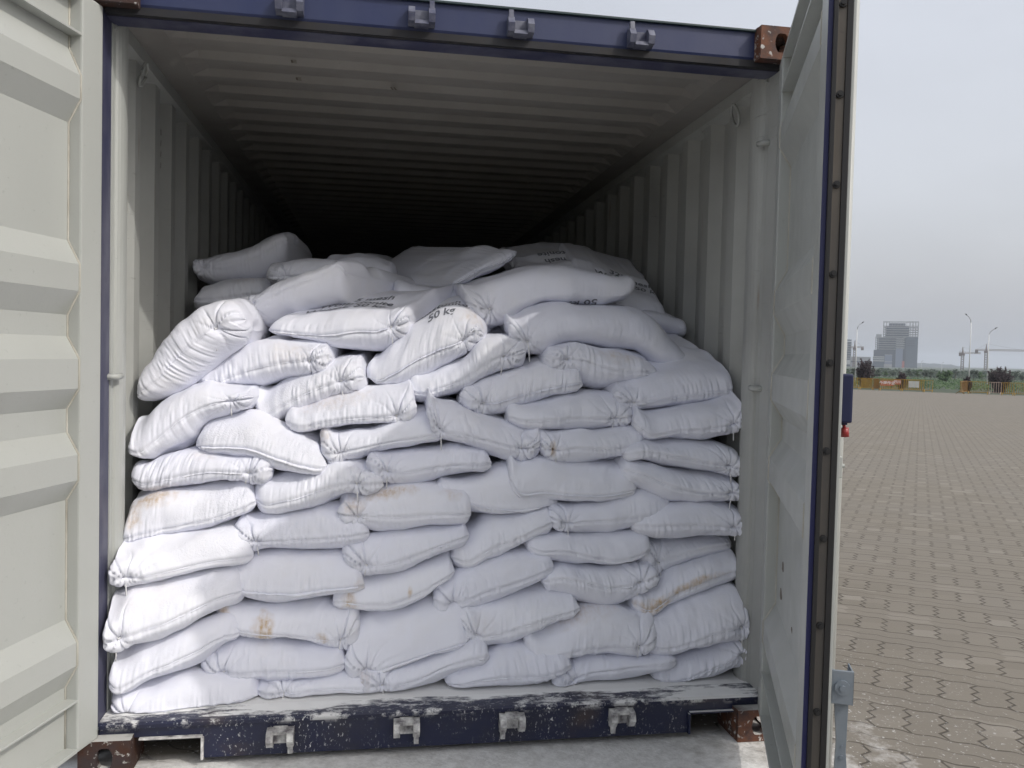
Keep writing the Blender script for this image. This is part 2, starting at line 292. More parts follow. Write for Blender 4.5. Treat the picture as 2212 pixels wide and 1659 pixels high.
SACKS = [
 (1,1.3,0.1,0.0,0.75,'L',[],'shaded sack on top of the heap at far left, tilted up to the right',[(-1.179,1.845,-1.178,1.792,-1.178,1.727),(-1.136,1.832,-1.135,1.778,-1.135,1.711),(-1.084,1.846,-1.084,1.783,-1.083,1.704),(-0.955,1.885,-0.954,1.813,-0.953,1.725),(-0.846,1.951,-0.845,1.852,-0.843,1.747),(-0.762,1.977,-0.762,1.91,-0.76,1.798),(-0.723,1.98,-0.722,1.93,-0.721,1.839)]),
 (2,1.12,0.0,0.0,0.75,'',[(0.7,0.9,0.25,0.4,0.25)],'low white sack squeezed under the tilted top left sack',[(-1.117,1.686,-1.117,1.609,-1.116,1.555),(-1.082,1.689,-1.082,1.61,-1.081,1.554),(-0.979,1.711,-0.978,1.618,-0.977,1.553),(-0.875,1.73,-0.873,1.639,-0.872,1.556),(-0.759,1.739,-0.757,1.643,-0.756,1.562)]),
 (3,0.98,0.0,0.0,0.75,'L',[],'grey shaded sack right of the top left sack, mostly behind a sunless rounded one',[(-0.784,1.791,-0.783,1.717,-0.783,1.688),(-0.733,1.791,-0.732,1.715,-0.732,1.685),(-0.651,1.811,-0.65,1.722,-0.649,1.688),(-0.548,1.817,-0.546,1.73,-0.546,1.692),(-0.454,1.819,-0.452,1.734,-0.452,1.697)]),
 (301,1.15,0.1,0.0,0.75,'',[],'domed dark sack at the back, third along the crest from the left',[(-0.548,1.851,-0.547,1.763,-0.545,1.673),(-0.45,1.858,-0.449,1.767,-0.447,1.673),(-0.362,1.866,-0.361,1.77,-0.359,1.668),(-0.285,1.847,-0.283,1.751,-0.281,1.661),(-0.206,1.83,-0.205,1.736,-0.203,1.649)]),
 (302,1.95,0.0,0.0,0.75,'',[],'farthest darkest sack, only its crest showing left of the big yawed sack',[(-0.39,1.956,-0.389,1.87,-0.387,1.785),(-0.271,1.963,-0.27,1.875,-0.268,1.79),(-0.191,1.954,-0.19,1.878,-0.188,1.793),(-0.097,1.935,-0.096,1.861,-0.094,1.777)]),
 (4,0.62,0.45,0.0,0.8,'L',[],'long pale sack slanting up right below the top left sack, tied end facing left',[(-0.868,1.599,-0.868,1.553,-0.867,1.51),(-0.839,1.603,-0.838,1.555,-0.838,1.512),(-0.793,1.626,-0.792,1.572,-0.791,1.486),(-0.738,1.666,-0.737,1.599,-0.735,1.48),(-0.655,1.71,-0.654,1.637,-0.652,1.523),(-0.561,1.75,-0.56,1.679,-0.558,1.559),(-0.496,1.774,-0.495,1.708,-0.492,1.571),(-0.438,1.767,-0.438,1.737,-0.435,1.575),(-0.415,1.748,-0.415,1.715,-0.413,1.592)]),
 (5,(0.33,0.36),0.1,0.03,0.6,'R',[],'steep sack leaning on the left wall with its tied end in the sun',[(-1.16,1.273,-1.156,1.21,-1.146,1.176),(-1.123,1.344,-1.084,1.258,-1.039,1.212),(-1.071,1.433,-1.02,1.342,-0.944,1.278),(-0.998,1.508,-0.955,1.401,-0.862,1.345),(-0.933,1.56,-0.894,1.454,-0.795,1.405),(-0.849,1.584,-0.831,1.489,-0.776,1.454),(-0.795,1.572,-0.777,1.503,-0.767,1.465)]),
 (6,0.52,0.45,0.22,0.8,'R',[],'sunlit sack with kg lettering on top and a sharp seam, under the long slanting sack',[(-0.711,1.546,-0.71,1.467,-0.71,1.44),(-0.679,1.544,-0.677,1.462,-0.677,1.435),(-0.606,1.55,-0.604,1.455,-0.604,1.423),(-0.496,1.567,-0.494,1.45,-0.493,1.386),(-0.366,1.579,-0.364,1.469,-0.362,1.372),(-0.272,1.582,-0.27,1.474,-0.269,1.391),(-0.201,1.598,-0.199,1.504,-0.197,1.434),(-0.155,1.61,-0.153,1.519,-0.152,1.45)]),
 (7,0.49,0.25,0.12,0.8,'R',[(0.9,0.7,0.1,0.4,0.35)],'sunlit wrinkled sack with kg lettering, rising to the right in the middle of the pile',[(-0.334,1.387,-0.323,1.284,-0.311,1.254),(-0.306,1.375,-0.289,1.27,-0.266,1.24),(-0.232,1.446,-0.211,1.302,-0.21,1.244),(-0.13,1.528,-0.117,1.361,-0.125,1.269),(-0.027,1.596,-0.023,1.405,-0.021,1.334),(0.069,1.592,0.073,1.448,0.074,1.381),(0.129,1.54,0.134,1.488,0.131,1.424),(0.148,1.526,0.15,1.475,0.147,1.413)]),
 (8,0.46,0.1,0.05,0.75,'R',[],'half sunlit sack sloping up right with a puckered tied knot, beside the kg sack',[(-0.152,1.323,-0.15,1.237,-0.149,1.196),(-0.118,1.313,-0.116,1.225,-0.115,1.182),(-0.024,1.352,-0.022,1.249,-0.021,1.199),(0.071,1.392,0.073,1.289,0.074,1.231),(0.146,1.467,0.149,1.344,0.15,1.277),(0.223,1.471,0.225,1.384,0.227,1.307),(0.292,1.464,0.294,1.39,0.295,1.323),(0.331,1.475,0.333,1.402,0.334,1.338)]),
 (67,0.8,0.0,0.0,0.7,'',[],'flat bit of sack seen in the gap right of the wrinkled kg sack',[(0.145,1.53,0.146,1.49,0.147,1.433),(0.23,1.53,0.231,1.488,0.232,1.429),(0.316,1.526,0.317,1.478,0.318,1.427),(0.369,1.522,0.371,1.475,0.372,1.426)]),
 (9,0.6,0.0,0.06,0.7,'L',[],'large smooth sack across the upper right with upside down kg lettering at its lower edge',[(0.045,1.701,0.09,1.609,0.146,1.521),(0.107,1.694,0.151,1.585,0.187,1.502),(0.198,1.728,0.231,1.588,0.253,1.52),(0.318,1.758,0.322,1.626,0.333,1.567),(0.44,1.783,0.444,1.651,0.424,1.618),(0.564,1.784,0.568,1.665,0.559,1.614),(0.69,1.773,0.693,1.66,0.695,1.605),(0.786,1.75,0.788,1.673,0.778,1.642),(0.83,1.767,0.834,1.701,0.827,1.656)]),
 (10,0.5,0.0,0.06,0.75,'L',[],'longest smooth sack at upper right, bending down to the right with a tucked left end',[(0.232,1.588,0.268,1.486,0.314,1.415),(0.286,1.565,0.319,1.445,0.35,1.397),(0.365,1.602,0.388,1.476,0.42,1.399),(0.464,1.625,0.467,1.498,0.489,1.44),(0.606,1.614,0.609,1.512,0.611,1.441),(0.749,1.611,0.742,1.506,0.724,1.422),(0.853,1.593,0.836,1.478,0.817,1.414),(0.939,1.533,0.911,1.424,0.881,1.371),(1.013,1.459,0.985,1.39,0.944,1.349),(1.045,1.436,1.041,1.377,1.023,1.342)]),
 (11,0.44,0.0,0.03,0.75,'L',[(0.65,0.5,0.2,0.3,0.3)],'short bent sack with a round gathered left end under the longest smooth sack',[(0.4,1.451,0.402,1.385,0.404,1.311),(0.446,1.448,0.447,1.38,0.449,1.303),(0.505,1.459,0.507,1.379,0.509,1.29),(0.575,1.455,0.577,1.369,0.58,1.256),(0.656,1.428,0.658,1.344,0.661,1.244),(0.747,1.426,0.749,1.334,0.751,1.269),(0.829,1.413,0.831,1.334,0.833,1.278),(0.889,1.389,0.891,1.311,0.893,1.257)]),
 (12,0.42,0.0,0.03,0.75,'L',[],'plump sack rising to the right, its seam low, left of the short bent sack',[(0.055,1.307,0.057,1.22,0.058,1.174),(0.088,1.289,0.09,1.2,0.091,1.152),(0.164,1.298,0.166,1.193,0.168,1.138),(0.278,1.342,0.281,1.218,0.283,1.156),(0.394,1.377,0.397,1.252,0.399,1.195),(0.492,1.379,0.495,1.271,0.497,1.221),(0.564,1.385,0.566,1.28,0.568,1.231)]),
 (13,(0.4,0.3),-0.12,0.26,0.8,'L',[],'wide sack at the right whose broad top runs back toward the right wall',[(0.691,1.327,0.694,1.225,0.695,1.194),(0.735,1.312,0.739,1.207,0.739,1.175),(0.839,1.335,0.842,1.214,0.844,1.177),(0.97,1.358,0.974,1.238,0.975,1.192),(1.082,1.371,1.086,1.255,1.088,1.206),(1.167,1.366,1.171,1.267,1.172,1.225),(1.199,1.37,1.202,1.273,1.204,1.233)]),
 (14,0.82,0.0,0.0,0.7,'',[(0.9,0.3,0.05,0.2,0.2)],'sack end poking out behind the longest smooth sack near the right wall',[(0.935,1.633,0.937,1.574,0.939,1.513),(1.026,1.627,1.028,1.566,1.03,1.502),(1.095,1.607,1.097,1.55,1.099,1.493),(1.165,1.581,1.167,1.526,1.169,1.47)]),
 (15,0.9,0.04,0.38,0.8,'',[],'sack with 325 mesh lettering facing up near the right wall',[(0.66,1.758,0.663,1.656,0.665,1.588),(0.774,1.744,0.777,1.638,0.779,1.568),(0.889,1.717,0.892,1.624,0.894,1.567),(1.005,1.691,1.008,1.61,1.009,1.56),(1.085,1.678,1.088,1.599,1.089,1.551)]),
 (16,1.5,0.0,0.0,0.7,'',[],'small dark sack corner behind the 325 mesh sack at the right wall',[(1.116,1.865,1.118,1.798,1.12,1.723),(1.188,1.87,1.19,1.8,1.193,1.724),(1.234,1.866,1.236,1.794,1.239,1.712),(1.272,1.855,1.274,1.786,1.276,1.706)]),
 (17,1.15,-0.05,0.27,0.75,'',[],'dark humped sack with upside down lettering at the back right',[(0.423,1.825,0.424,1.774,0.426,1.709),(0.529,1.84,0.53,1.787,0.532,1.72),(0.671,1.863,0.672,1.807,0.675,1.728),(0.791,1.863,0.793,1.812,0.795,1.732),(0.864,1.857,0.865,1.807,0.868,1.73)]),
 (171,1.05,0.0,0.0,0.7,'',[],'thin dark sack lying left of the humped lettered sack at the back',[(0.304,1.8,0.305,1.749,0.306,1.693),(0.372,1.82,0.373,1.768,0.374,1.709),(0.463,1.837,0.464,1.776,0.466,1.711),(0.567,1.835,0.568,1.775,0.57,1.712)]),
 (18,1.05,-0.62,0.08,0.75,'',[],'big shaded sack on the crest with a flat seam edge slanting up to the right',[(0.062,1.742,0.063,1.716,0.063,1.69),(0.123,1.794,0.124,1.749,0.125,1.705),(0.223,1.856,0.224,1.802,0.225,1.753),(0.312,1.909,0.314,1.842,0.315,1.799),(0.378,1.925,0.379,1.885,0.38,1.849)]),
 (19,0.95,0.0,0.0,0.7,'',[],'sack patch showing between the kg sacks and the shaded crest sack',[(-0.209,1.735,-0.208,1.677,-0.207,1.625),(-0.102,1.715,-0.101,1.655,-0.1,1.607),(0.006,1.704,0.007,1.648,0.008,1.598),(0.115,1.717,0.116,1.662,0.117,1.61)]),
 (20,0.45,0.1,0.02,0.75,'R',[(0.7,0.3,0.15,0.4,0.18)],'sunlit sack with a crumpled open flap, right below the steep wall sack',[(-0.967,1.358,-0.966,1.269,-0.965,1.234),(-0.932,1.344,-0.931,1.252,-0.93,1.216),(-0.845,1.385,-0.844,1.277,-0.843,1.235),(-0.74,1.44,-0.739,1.312,-0.738,1.233),(-0.634,1.441,-0.632,1.34,-0.631,1.265),(-0.526,1.439,-0.525,1.352,-0.524,1.287),(-0.457,1.45,-0.456,1.365,-0.455,1.301)]),
 (21,0.42,0.1,0.02,0.75,'R',[],'half shaded sack rising right with powder on it, below the crumpled flap sack',[(-0.755,1.285,-0.754,1.176,-0.753,1.126),(-0.716,1.248,-0.715,1.135,-0.714,1.083),(-0.629,1.289,-0.627,1.178,-0.626,1.117),(-0.522,1.336,-0.521,1.235,-0.52,1.166),(-0.415,1.375,-0.413,1.272,-0.412,1.213),(-0.33,1.389,-0.328,1.288,-0.327,1.231)]),
 (22,(0.24,0.32),0.05,0.02,0.75,'R',[],'ribbed sack sloping down to the left wall with a bulging tied right end',[(-1.173,1.142,-1.166,1.024,-1.153,0.983),(-1.141,1.128,-1.125,1.006,-1.093,0.964),(-1.073,1.19,-1.064,1.048,-1.031,0.997),(-0.995,1.238,-0.987,1.12,-0.953,1.033),(-0.917,1.265,-0.919,1.163,-0.899,1.107),(-0.853,1.257,-0.852,1.189,-0.834,1.131),(-0.779,1.247,-0.778,1.2,-0.786,1.152),(-0.736,1.253,-0.735,1.207,-0.743,1.161)]),
 (23,0.29,0.0,0.02,0.75,'',[],'powder dusted sack bending down to the right with a long open seam lip',[(-0.941,1.1,-0.94,1.025,-0.939,0.996),(-0.899,1.126,-0.898,1.023,-0.898,0.983),(-0.816,1.146,-0.815,1.024,-0.814,0.982),(-0.732,1.154,-0.731,1.016,-0.73,0.966),(-0.63,1.106,-0.628,0.981,-0.627,0.924),(-0.544,1.077,-0.542,0.956,-0.541,0.914),(-0.483,1.042,-0.481,0.946,-0.481,0.918),(-0.463,1.021,-0.462,0.951,-0.462,0.931)]),
 (24,0.36,0.0,0.02,0.75,'R',[(0.35,0.8,0.3,0.5,0.28)],'sunlit yellowed sack with a fan of creases at its right end',[(-0.621,1.196,-0.62,1.117,-0.62,1.085),(-0.577,1.181,-0.576,1.099,-0.575,1.066),(-0.481,1.211,-0.479,1.115,-0.479,1.076),(-0.375,1.24,-0.373,1.129,-0.372,1.092),(-0.267,1.258,-0.265,1.137,-0.264,1.099),(-0.182,1.267,-0.18,1.146,-0.179,1.098),(-0.124,1.292,-0.122,1.174,-0.121,1.127)]),
 (25,0.32,0.0,0.02,0.75,'L',[(0.04,0.5,0.05,0.4,0.4)],'sack crossed by a triangle of shade with a star shaped knot at its left end',[(-0.487,1.115,-0.486,1.028,-0.485,0.983),(-0.441,1.086,-0.44,0.996,-0.439,0.949),(-0.371,1.096,-0.37,1.011,-0.369,0.956),(-0.265,1.106,-0.263,1.035,-0.262,0.99),(-0.158,1.152,-0.156,1.052,-0.155,1.008),(-0.067,1.163,-0.065,1.067,-0.064,1.027),(-0.018,1.16,-0.016,1.068,-0.015,1.029)]),
 (26,0.31,0.0,0.02,0.75,'LR',[],'sack drooping to the right with a cord like straight seam and knotted right end',[(-0.085,1.283,-0.082,1.169,-0.082,1.128),(-0.042,1.215,-0.039,1.096,-0.038,1.054),(0.041,1.198,0.044,1.075,0.045,1.025),(0.153,1.161,0.155,1.052,0.157,0.987),(0.246,1.134,0.249,1.028,0.251,0.96),(0.332,1.116,0.334,1.025,0.335,0.966),(0.38,1.142,0.382,1.053,0.384,0.996)]),
 (27,0.36,0.0,0.02,0.75,'R',[],'level sack with a pointed folded right end, under the plump rising sack',[(0.243,1.209,0.245,1.145,0.246,1.105),(0.291,1.197,0.293,1.131,0.294,1.089),(0.406,1.211,0.408,1.134,0.409,1.086),(0.521,1.249,0.524,1.139,0.525,1.089),(0.639,1.246,0.642,1.14,0.643,1.089),(0.728,1.232,0.731,1.141,0.732,1.095),(0.77,1.236,0.773,1.148,0.774,1.103)]),
 (28,(0.31,0.18),-0.05,0.02,0.75,'R',[],'strongly creased sack with a rolled right end, directly under the wide sack',[(0.754,1.232,0.757,1.132,0.758,1.101),(0.808,1.187,0.811,1.085,0.812,1.052),(0.906,1.202,0.909,1.1,0.91,1.062),(1.029,1.217,1.032,1.114,1.034,1.067),(1.125,1.239,1.128,1.136,1.13,1.095),(1.191,1.275,1.195,1.176,1.196,1.136)]),
 (29,0.31,0.0,0.02,0.75,'L',[(0.14,0.0,0.03,0.35,0.9)],'sack with a small brown spot near its left end',[(0.356,1.12,0.358,1.044,0.359,0.989),(0.398,1.098,0.4,1.02,0.402,0.964),(0.513,1.103,0.515,1.024,0.517,0.958),(0.629,1.106,0.631,1.023,0.633,0.957),(0.726,1.121,0.729,1.033,0.73,0.976),(0.785,1.128,0.787,1.053,0.789,1.003),(0.81,1.139,0.813,1.066,0.814,1.018)]),
 (30,(0.28,0.18),-0.05,0.02,0.75,'R',[],'second sack below the wide sack at the right, seam falling to the right',[(0.709,1.062,0.711,1.002,0.712,0.953),(0.782,1.079,0.784,1.018,0.785,0.967),(0.882,1.075,0.884,1.004,0.886,0.947),(1.009,1.075,1.013,0.981,1.014,0.932),(1.1,1.065,1.104,0.967,1.105,0.92),(1.174,1.04,1.177,0.956,1.178,0.915),(1.194,1.042,1.196,0.961,1.198,0.921)]),
 (31,(0.26,0.17),-0.05,0.02,0.75,'R',[],'finely ribbed sack at the right edge below the one with the falling seam',[(0.695,1.003,0.697,0.945,0.699,0.884),(0.769,0.988,0.771,0.928,0.773,0.865),(0.861,0.96,0.863,0.891,0.866,0.818),(0.971,0.95,0.974,0.862,0.976,0.806),(1.082,0.936,1.084,0.86,1.086,0.809),(1.164,0.926,1.167,0.86,1.168,0.811),(1.201,0.917,1.204,0.853,1.205,0.806)]),
 (32,0.27,0.0,0.02,0.75,'',[],'boxy smooth sack with a flat lower seam, right under the brown spotted sack',[(0.237,1.038,0.24,0.91,0.241,0.87),(0.271,0.991,0.275,0.858,0.276,0.817),(0.374,1.0,0.378,0.854,0.379,0.809),(0.507,0.979,0.51,0.844,0.512,0.794),(0.622,0.975,0.625,0.842,0.627,0.793),(0.709,0.968,0.712,0.853,0.713,0.811),(0.755,0.974,0.759,0.862,0.76,0.821)]),
 (33,0.29,0.0,0.02,0.75,'L',[],'sack with a square cut right end and hanging string at the left, in the centre',[(-0.313,1.034,-0.312,0.964,-0.311,0.913),(-0.254,1.011,-0.253,0.939,-0.252,0.886),(-0.174,1.015,-0.172,0.932,-0.171,0.87),(-0.066,1.027,-0.065,0.947,-0.063,0.881),(0.024,1.047,0.026,0.958,0.027,0.908),(0.116,1.039,0.118,0.962,0.119,0.918),(0.169,1.037,0.171,0.962,0.172,0.919)]),
 (34,(0.24,0.26),0.0,0.02,0.75,'R',[(0.5,0.6,0.1,0.3,0.15)],'sack with a pale faded mark and long string under the open lipped sack at left',[(-1.15,0.985,-1.149,0.914,-1.149,0.874),(-1.115,0.97,-1.115,0.897,-1.114,0.856),(-1.02,0.999,-1.019,0.913,-1.019,0.865),(-0.923,1.023,-0.922,0.933,-0.922,0.875),(-0.825,1.011,-0.824,0.94,-0.824,0.893),(-0.726,0.995,-0.725,0.934,-0.724,0.89),(-0.662,0.997,-0.661,0.937,-0.661,0.895)]),
 (35,0.26,0.0,0.02,0.75,'R',[],'sack with even pleats rising to a pointed crumpled right end in sun and shade',[(-0.724,0.92,-0.722,0.827,-0.722,0.777),(-0.683,0.911,-0.682,0.815,-0.681,0.763),(-0.599,0.932,-0.597,0.832,-0.596,0.772),(-0.488,0.946,-0.487,0.867,-0.485,0.787),(-0.385,0.971,-0.383,0.893,-0.382,0.829),(-0.306,0.961,-0.305,0.893,-0.304,0.838),(-0.252,0.959,-0.25,0.893,-0.249,0.839)]),
 (36,(0.15,0.24),0.0,0.02,0.75,'',[(0.22,0.75,0.2,0.28,0.85),(0.1,0.5,0.08,0.4,0.6)],'sack with an orange stain along its upper left edge at the left wall',[(-1.162,0.832,-1.161,0.713,-1.16,0.672),(-1.131,0.843,-1.13,0.719,-1.13,0.678),(-1.065,0.877,-1.063,0.732,-1.063,0.685),(-0.959,0.887,-0.957,0.752,-0.957,0.708),(-0.85,0.901,-0.849,0.772,-0.848,0.731),(-0.771,0.915,-0.769,0.803,-0.769,0.765),(-0.716,0.936,-0.715,0.827,-0.714,0.79)]),
 (37,0.24,0.0,0.02,0.75,'L',[(0.38,0.65,0.2,0.2,0.8),(0.12,0.4,0.08,0.4,0.5),(0.85,0.6,0.08,0.2,0.35)],'long rounded sack with a brown smear across its top in the centre',[(-0.415,0.867,-0.414,0.781,-0.413,0.727),(-0.374,0.861,-0.372,0.772,-0.371,0.716),(-0.296,0.873,-0.294,0.77,-0.293,0.704),(-0.191,0.896,-0.189,0.769,-0.187,0.696),(-0.067,0.892,-0.064,0.776,-0.063,0.711),(0.023,0.878,0.025,0.777,0.027,0.715),(0.09,0.873,0.092,0.774,0.094,0.715)]),
 (38,0.29,0.0,0.02,0.75,'',[],'sack tucked under the boxy one with a tape like left corner',[(-0.044,0.931,-0.043,0.879,-0.043,0.861),(-0.001,0.919,0.001,0.848,0.001,0.83),(0.082,0.919,0.084,0.809,0.085,0.783),(0.173,0.947,0.177,0.788,0.178,0.751),(0.266,0.966,0.271,0.779,0.271,0.753),(0.36,0.948,0.364,0.789,0.365,0.767),(0.443,0.918,0.446,0.802,0.446,0.786)]),
 (39,0.25,0.0,0.02,0.75,'L',[],'sack with an upturned frayed right end, directly under the boxy sack',[(0.395,0.829,0.397,0.761,0.398,0.712),(0.431,0.813,0.433,0.742,0.434,0.691),(0.544,0.809,0.546,0.742,0.548,0.682),(0.659,0.832,0.661,0.748,0.663,0.688),(0.773,0.875,0.777,0.76,0.778,0.717),(0.851,0.868,0.855,0.769,0.856,0.732),(0.9,0.873,0.903,0.776,0.905,0.74)]),
 (40,(0.24,0.14),-0.05,0.02,0.75,'R',[],'plain level sack with a bunched round right end touching the right post',[(0.734,0.797,0.736,0.727,0.737,0.672),(0.779,0.799,0.781,0.727,0.783,0.67),(0.878,0.818,0.88,0.734,0.883,0.668),(1.004,0.826,1.007,0.736,1.009,0.674),(1.111,0.822,1.115,0.73,1.116,0.68),(1.183,0.811,1.186,0.733,1.188,0.69),(1.206,0.819,1.209,0.743,1.211,0.701)]),
 (41,0.22,0.0,0.02,0.75,'L',[],'powdery sack with string at left, left of and below the brown smeared sack',[(-0.788,0.797,-0.786,0.71,-0.786,0.668),(-0.743,0.779,-0.742,0.689,-0.741,0.646),(-0.651,0.785,-0.65,0.686,-0.649,0.635),(-0.534,0.791,-0.532,0.69,-0.531,0.634),(-0.415,0.806,-0.413,0.695,-0.412,0.643),(-0.337,0.801,-0.336,0.705,-0.335,0.66),(-0.298,0.801,-0.296,0.708,-0.295,0.664)]),
 (42,0.22,0.0,0.02,0.75,'L',[],'sack directly under the brown smeared sack, sloping up to the right',[(-0.394,0.707,-0.393,0.618,-0.392,0.572),(-0.353,0.692,-0.351,0.599,-0.35,0.552),(-0.292,0.699,-0.29,0.591,-0.289,0.536),(-0.188,0.716,-0.186,0.607,-0.185,0.539),(-0.082,0.728,-0.081,0.643,-0.08,0.584),(0.006,0.747,0.008,0.675,0.009,0.617),(0.083,0.766,0.084,0.695,0.086,0.639)]),
 (43,0.25,0.0,0.02,0.75,'',[],'broad sack sloping steeply up right, below the tape cornered sack',[(0.013,0.713,0.015,0.604,0.016,0.555),(0.064,0.703,0.067,0.591,0.068,0.54),(0.154,0.767,0.157,0.635,0.158,0.576),(0.264,0.77,0.266,0.679,0.268,0.619),(0.356,0.797,0.358,0.719,0.36,0.667),(0.418,0.818,0.42,0.743,0.421,0.692)]),
 (44,0.22,0.0,0.02,0.75,'',[],'sack with a sagging middle seam below the frayed upturned one',[(0.308,0.713,0.31,0.647,0.311,0.597),(0.353,0.701,0.355,0.634,0.356,0.582),(0.446,0.708,0.448,0.634,0.449,0.573),(0.559,0.699,0.561,0.61,0.563,0.553),(0.654,0.708,0.657,0.592,0.658,0.549),(0.749,0.709,0.752,0.609,0.753,0.572),(0.809,0.728,0.812,0.631,0.813,0.595)]),
 (45,0.27,-0.05,0.02,0.75,'L',[],'sack set back at the right with a disc shaped gathered left end',[(0.776,0.668,0.779,0.578,0.781,0.515),(0.826,0.657,0.828,0.564,0.831,0.498),(0.904,0.664,0.907,0.586,0.909,0.509),(1.024,0.663,1.025,0.622,1.028,0.551),(1.145,0.675,1.146,0.64,1.148,0.578),(1.232,0.677,1.233,0.643,1.235,0.583)]),
 (46,(0.03,0.19),0.0,0.02,0.75,'L',[],'sunlit pleated sack with gathered left end at the left post, under the orange stained one',[(-1.164,0.73,-1.164,0.631,-1.163,0.595),(-1.133,0.71,-1.133,0.608,-1.132,0.571),(-1.068,0.72,-1.067,0.603,-1.067,0.568),(-0.969,0.727,-0.968,0.617,-0.968,0.576),(-0.867,0.745,-0.865,0.631,-0.865,0.584),(-0.783,0.752,-0.782,0.638,-0.782,0.595),(-0.715,0.75,-0.714,0.638,-0.713,0.597)]),
 (47,0.19,0.0,0.02,0.75,'',[(0.97,0.0,0.04,0.3,0.3)],'smooth sack with an open wavy seam lip, right of the sunlit pleated one',[(-0.799,0.675,-0.798,0.554,-0.797,0.518),(-0.753,0.646,-0.752,0.52,-0.751,0.483),(-0.671,0.65,-0.669,0.503,-0.668,0.46),(-0.563,0.655,-0.56,0.499,-0.56,0.454),(-0.462,0.654,-0.46,0.512,-0.459,0.469),(-0.377,0.642,-0.375,0.519,-0.374,0.482),(-0.317,0.641,-0.315,0.522,-0.314,0.485)]),
 (48,0.2,0.0,0.02,0.75,'',[(0.13,0.0,0.06,0.5,0.7),(0.06,-0.6,0.04,0.3,0.5),(0.6,0.15,0.02,0.15,0.8)],'curved sack with two brown scuffs at its left tip',[(-0.427,0.543,-0.425,0.458,-0.425,0.417),(-0.384,0.548,-0.383,0.46,-0.382,0.418),(-0.29,0.554,-0.288,0.451,-0.287,0.401),(-0.186,0.573,-0.184,0.458,-0.183,0.402),(-0.099,0.595,-0.097,0.493,-0.095,0.432),(-0.02,0.626,-0.018,0.536,-0.017,0.484),(0.028,0.646,0.03,0.559,0.031,0.508)]),
 (49,0.21,0.0,0.02,0.75,'L',[],'fat sack with a starburst knot low at its left end, rising right in the centre',[(-0.051,0.557,-0.049,0.453,-0.048,0.396),(-0.008,0.545,-0.006,0.438,-0.005,0.379),(0.045,0.572,0.048,0.447,0.049,0.379),(0.152,0.608,0.155,0.487,0.156,0.419),(0.261,0.632,0.264,0.519,0.265,0.453),(0.352,0.648,0.355,0.55,0.356,0.491),(0.411,0.666,0.414,0.571,0.415,0.514)]),
 (50,0.2,0.0,0.02,0.75,'R',[],"wavy seamed sack with a gathered right end, above the brown streaked one's tip",[(0.369,0.569,0.37,0.516,0.373,0.433),(0.417,0.586,0.418,0.531,0.42,0.446),(0.52,0.572,0.521,0.52,0.524,0.42),(0.633,0.562,0.635,0.492,0.638,0.401),(0.728,0.576,0.73,0.501,0.732,0.423),(0.795,0.581,0.797,0.517,0.799,0.449),(0.837,0.576,0.839,0.514,0.841,0.448)]),
 (51,(0.2,0.2),-0.05,0.02,0.75,'',[(0.17,0.0,0.17,0.3,1.0),(0.5,0.12,0.3,0.14,0.8)],'tilted sack with a long brown streak along its seam at lower right',[(0.734,0.495,0.736,0.423,0.738,0.365),(0.785,0.478,0.787,0.403,0.789,0.343),(0.883,0.535,0.886,0.453,0.888,0.383),(0.999,0.577,1.002,0.505,1.004,0.426),(1.117,0.609,1.119,0.539,1.121,0.467),(1.206,0.624,1.208,0.556,1.211,0.486)]),
 (52,(-0.02,0.15),0.0,0.02,0.75,'L',[(0.35,0.7,0.25,0.4,0.12)],'large sunlit sack against the left post with a fan of folds and string',[(-1.175,0.56,-1.172,0.429,-1.166,0.382),(-1.151,0.544,-1.142,0.408,-1.135,0.359),(-1.091,0.582,-1.083,0.422,-1.067,0.37),(-1.003,0.586,-0.994,0.444,-0.986,0.384),(-0.903,0.593,-0.894,0.482,-0.886,0.416),(-0.815,0.609,-0.806,0.512,-0.797,0.454),(-0.745,0.613,-0.742,0.518,-0.742,0.461)]),
 (53,0.18,0.0,0.02,0.75,'R',[(0.06,0.3,0.05,0.8,0.9),(0.34,0.0,0.07,0.55,1.0),(0.72,0.0,0.04,0.16,0.8)],'flat sack with three tan grid like marks along its seam',[(-0.843,0.509,-0.842,0.421,-0.841,0.393),(-0.79,0.48,-0.789,0.388,-0.789,0.359),(-0.692,0.47,-0.69,0.363,-0.69,0.337),(-0.559,0.465,-0.557,0.344,-0.557,0.317),(-0.458,0.472,-0.456,0.327,-0.456,0.29),(-0.382,0.451,-0.38,0.326,-0.379,0.273),(-0.326,0.493,-0.324,0.372,-0.323,0.32)]),
 (54,(0.02,0.145),0.0,0.02,0.75,'',[],'long pleated sack rising right, second from the floor at the left post',[(-1.159,0.385,-1.158,0.271,-1.158,0.231),(-1.13,0.355,-1.129,0.238,-1.129,0.196),(-1.047,0.376,-1.046,0.267,-1.045,0.218),(-0.961,0.4,-0.96,0.298,-0.96,0.242),(-0.873,0.431,-0.872,0.332,-0.871,0.274),(-0.798,0.45,-0.797,0.364,-0.796,0.314),(-0.742,0.45,-0.741,0.366,-0.741,0.316)]),
 (55,0.15,0.0,0.02,0.75,'L',[],'rounded sack with fan folded left end, under the tan marked one',[(-0.887,0.342,-0.886,0.25,-0.885,0.209),(-0.848,0.33,-0.847,0.235,-0.847,0.193),(-0.768,0.341,-0.766,0.23,-0.766,0.181),(-0.654,0.345,-0.652,0.229,-0.651,0.173),(-0.538,0.331,-0.536,0.23,-0.535,0.175),(-0.438,0.324,-0.436,0.237,-0.435,0.189),(-0.375,0.328,-0.374,0.244,-0.373,0.197)]),
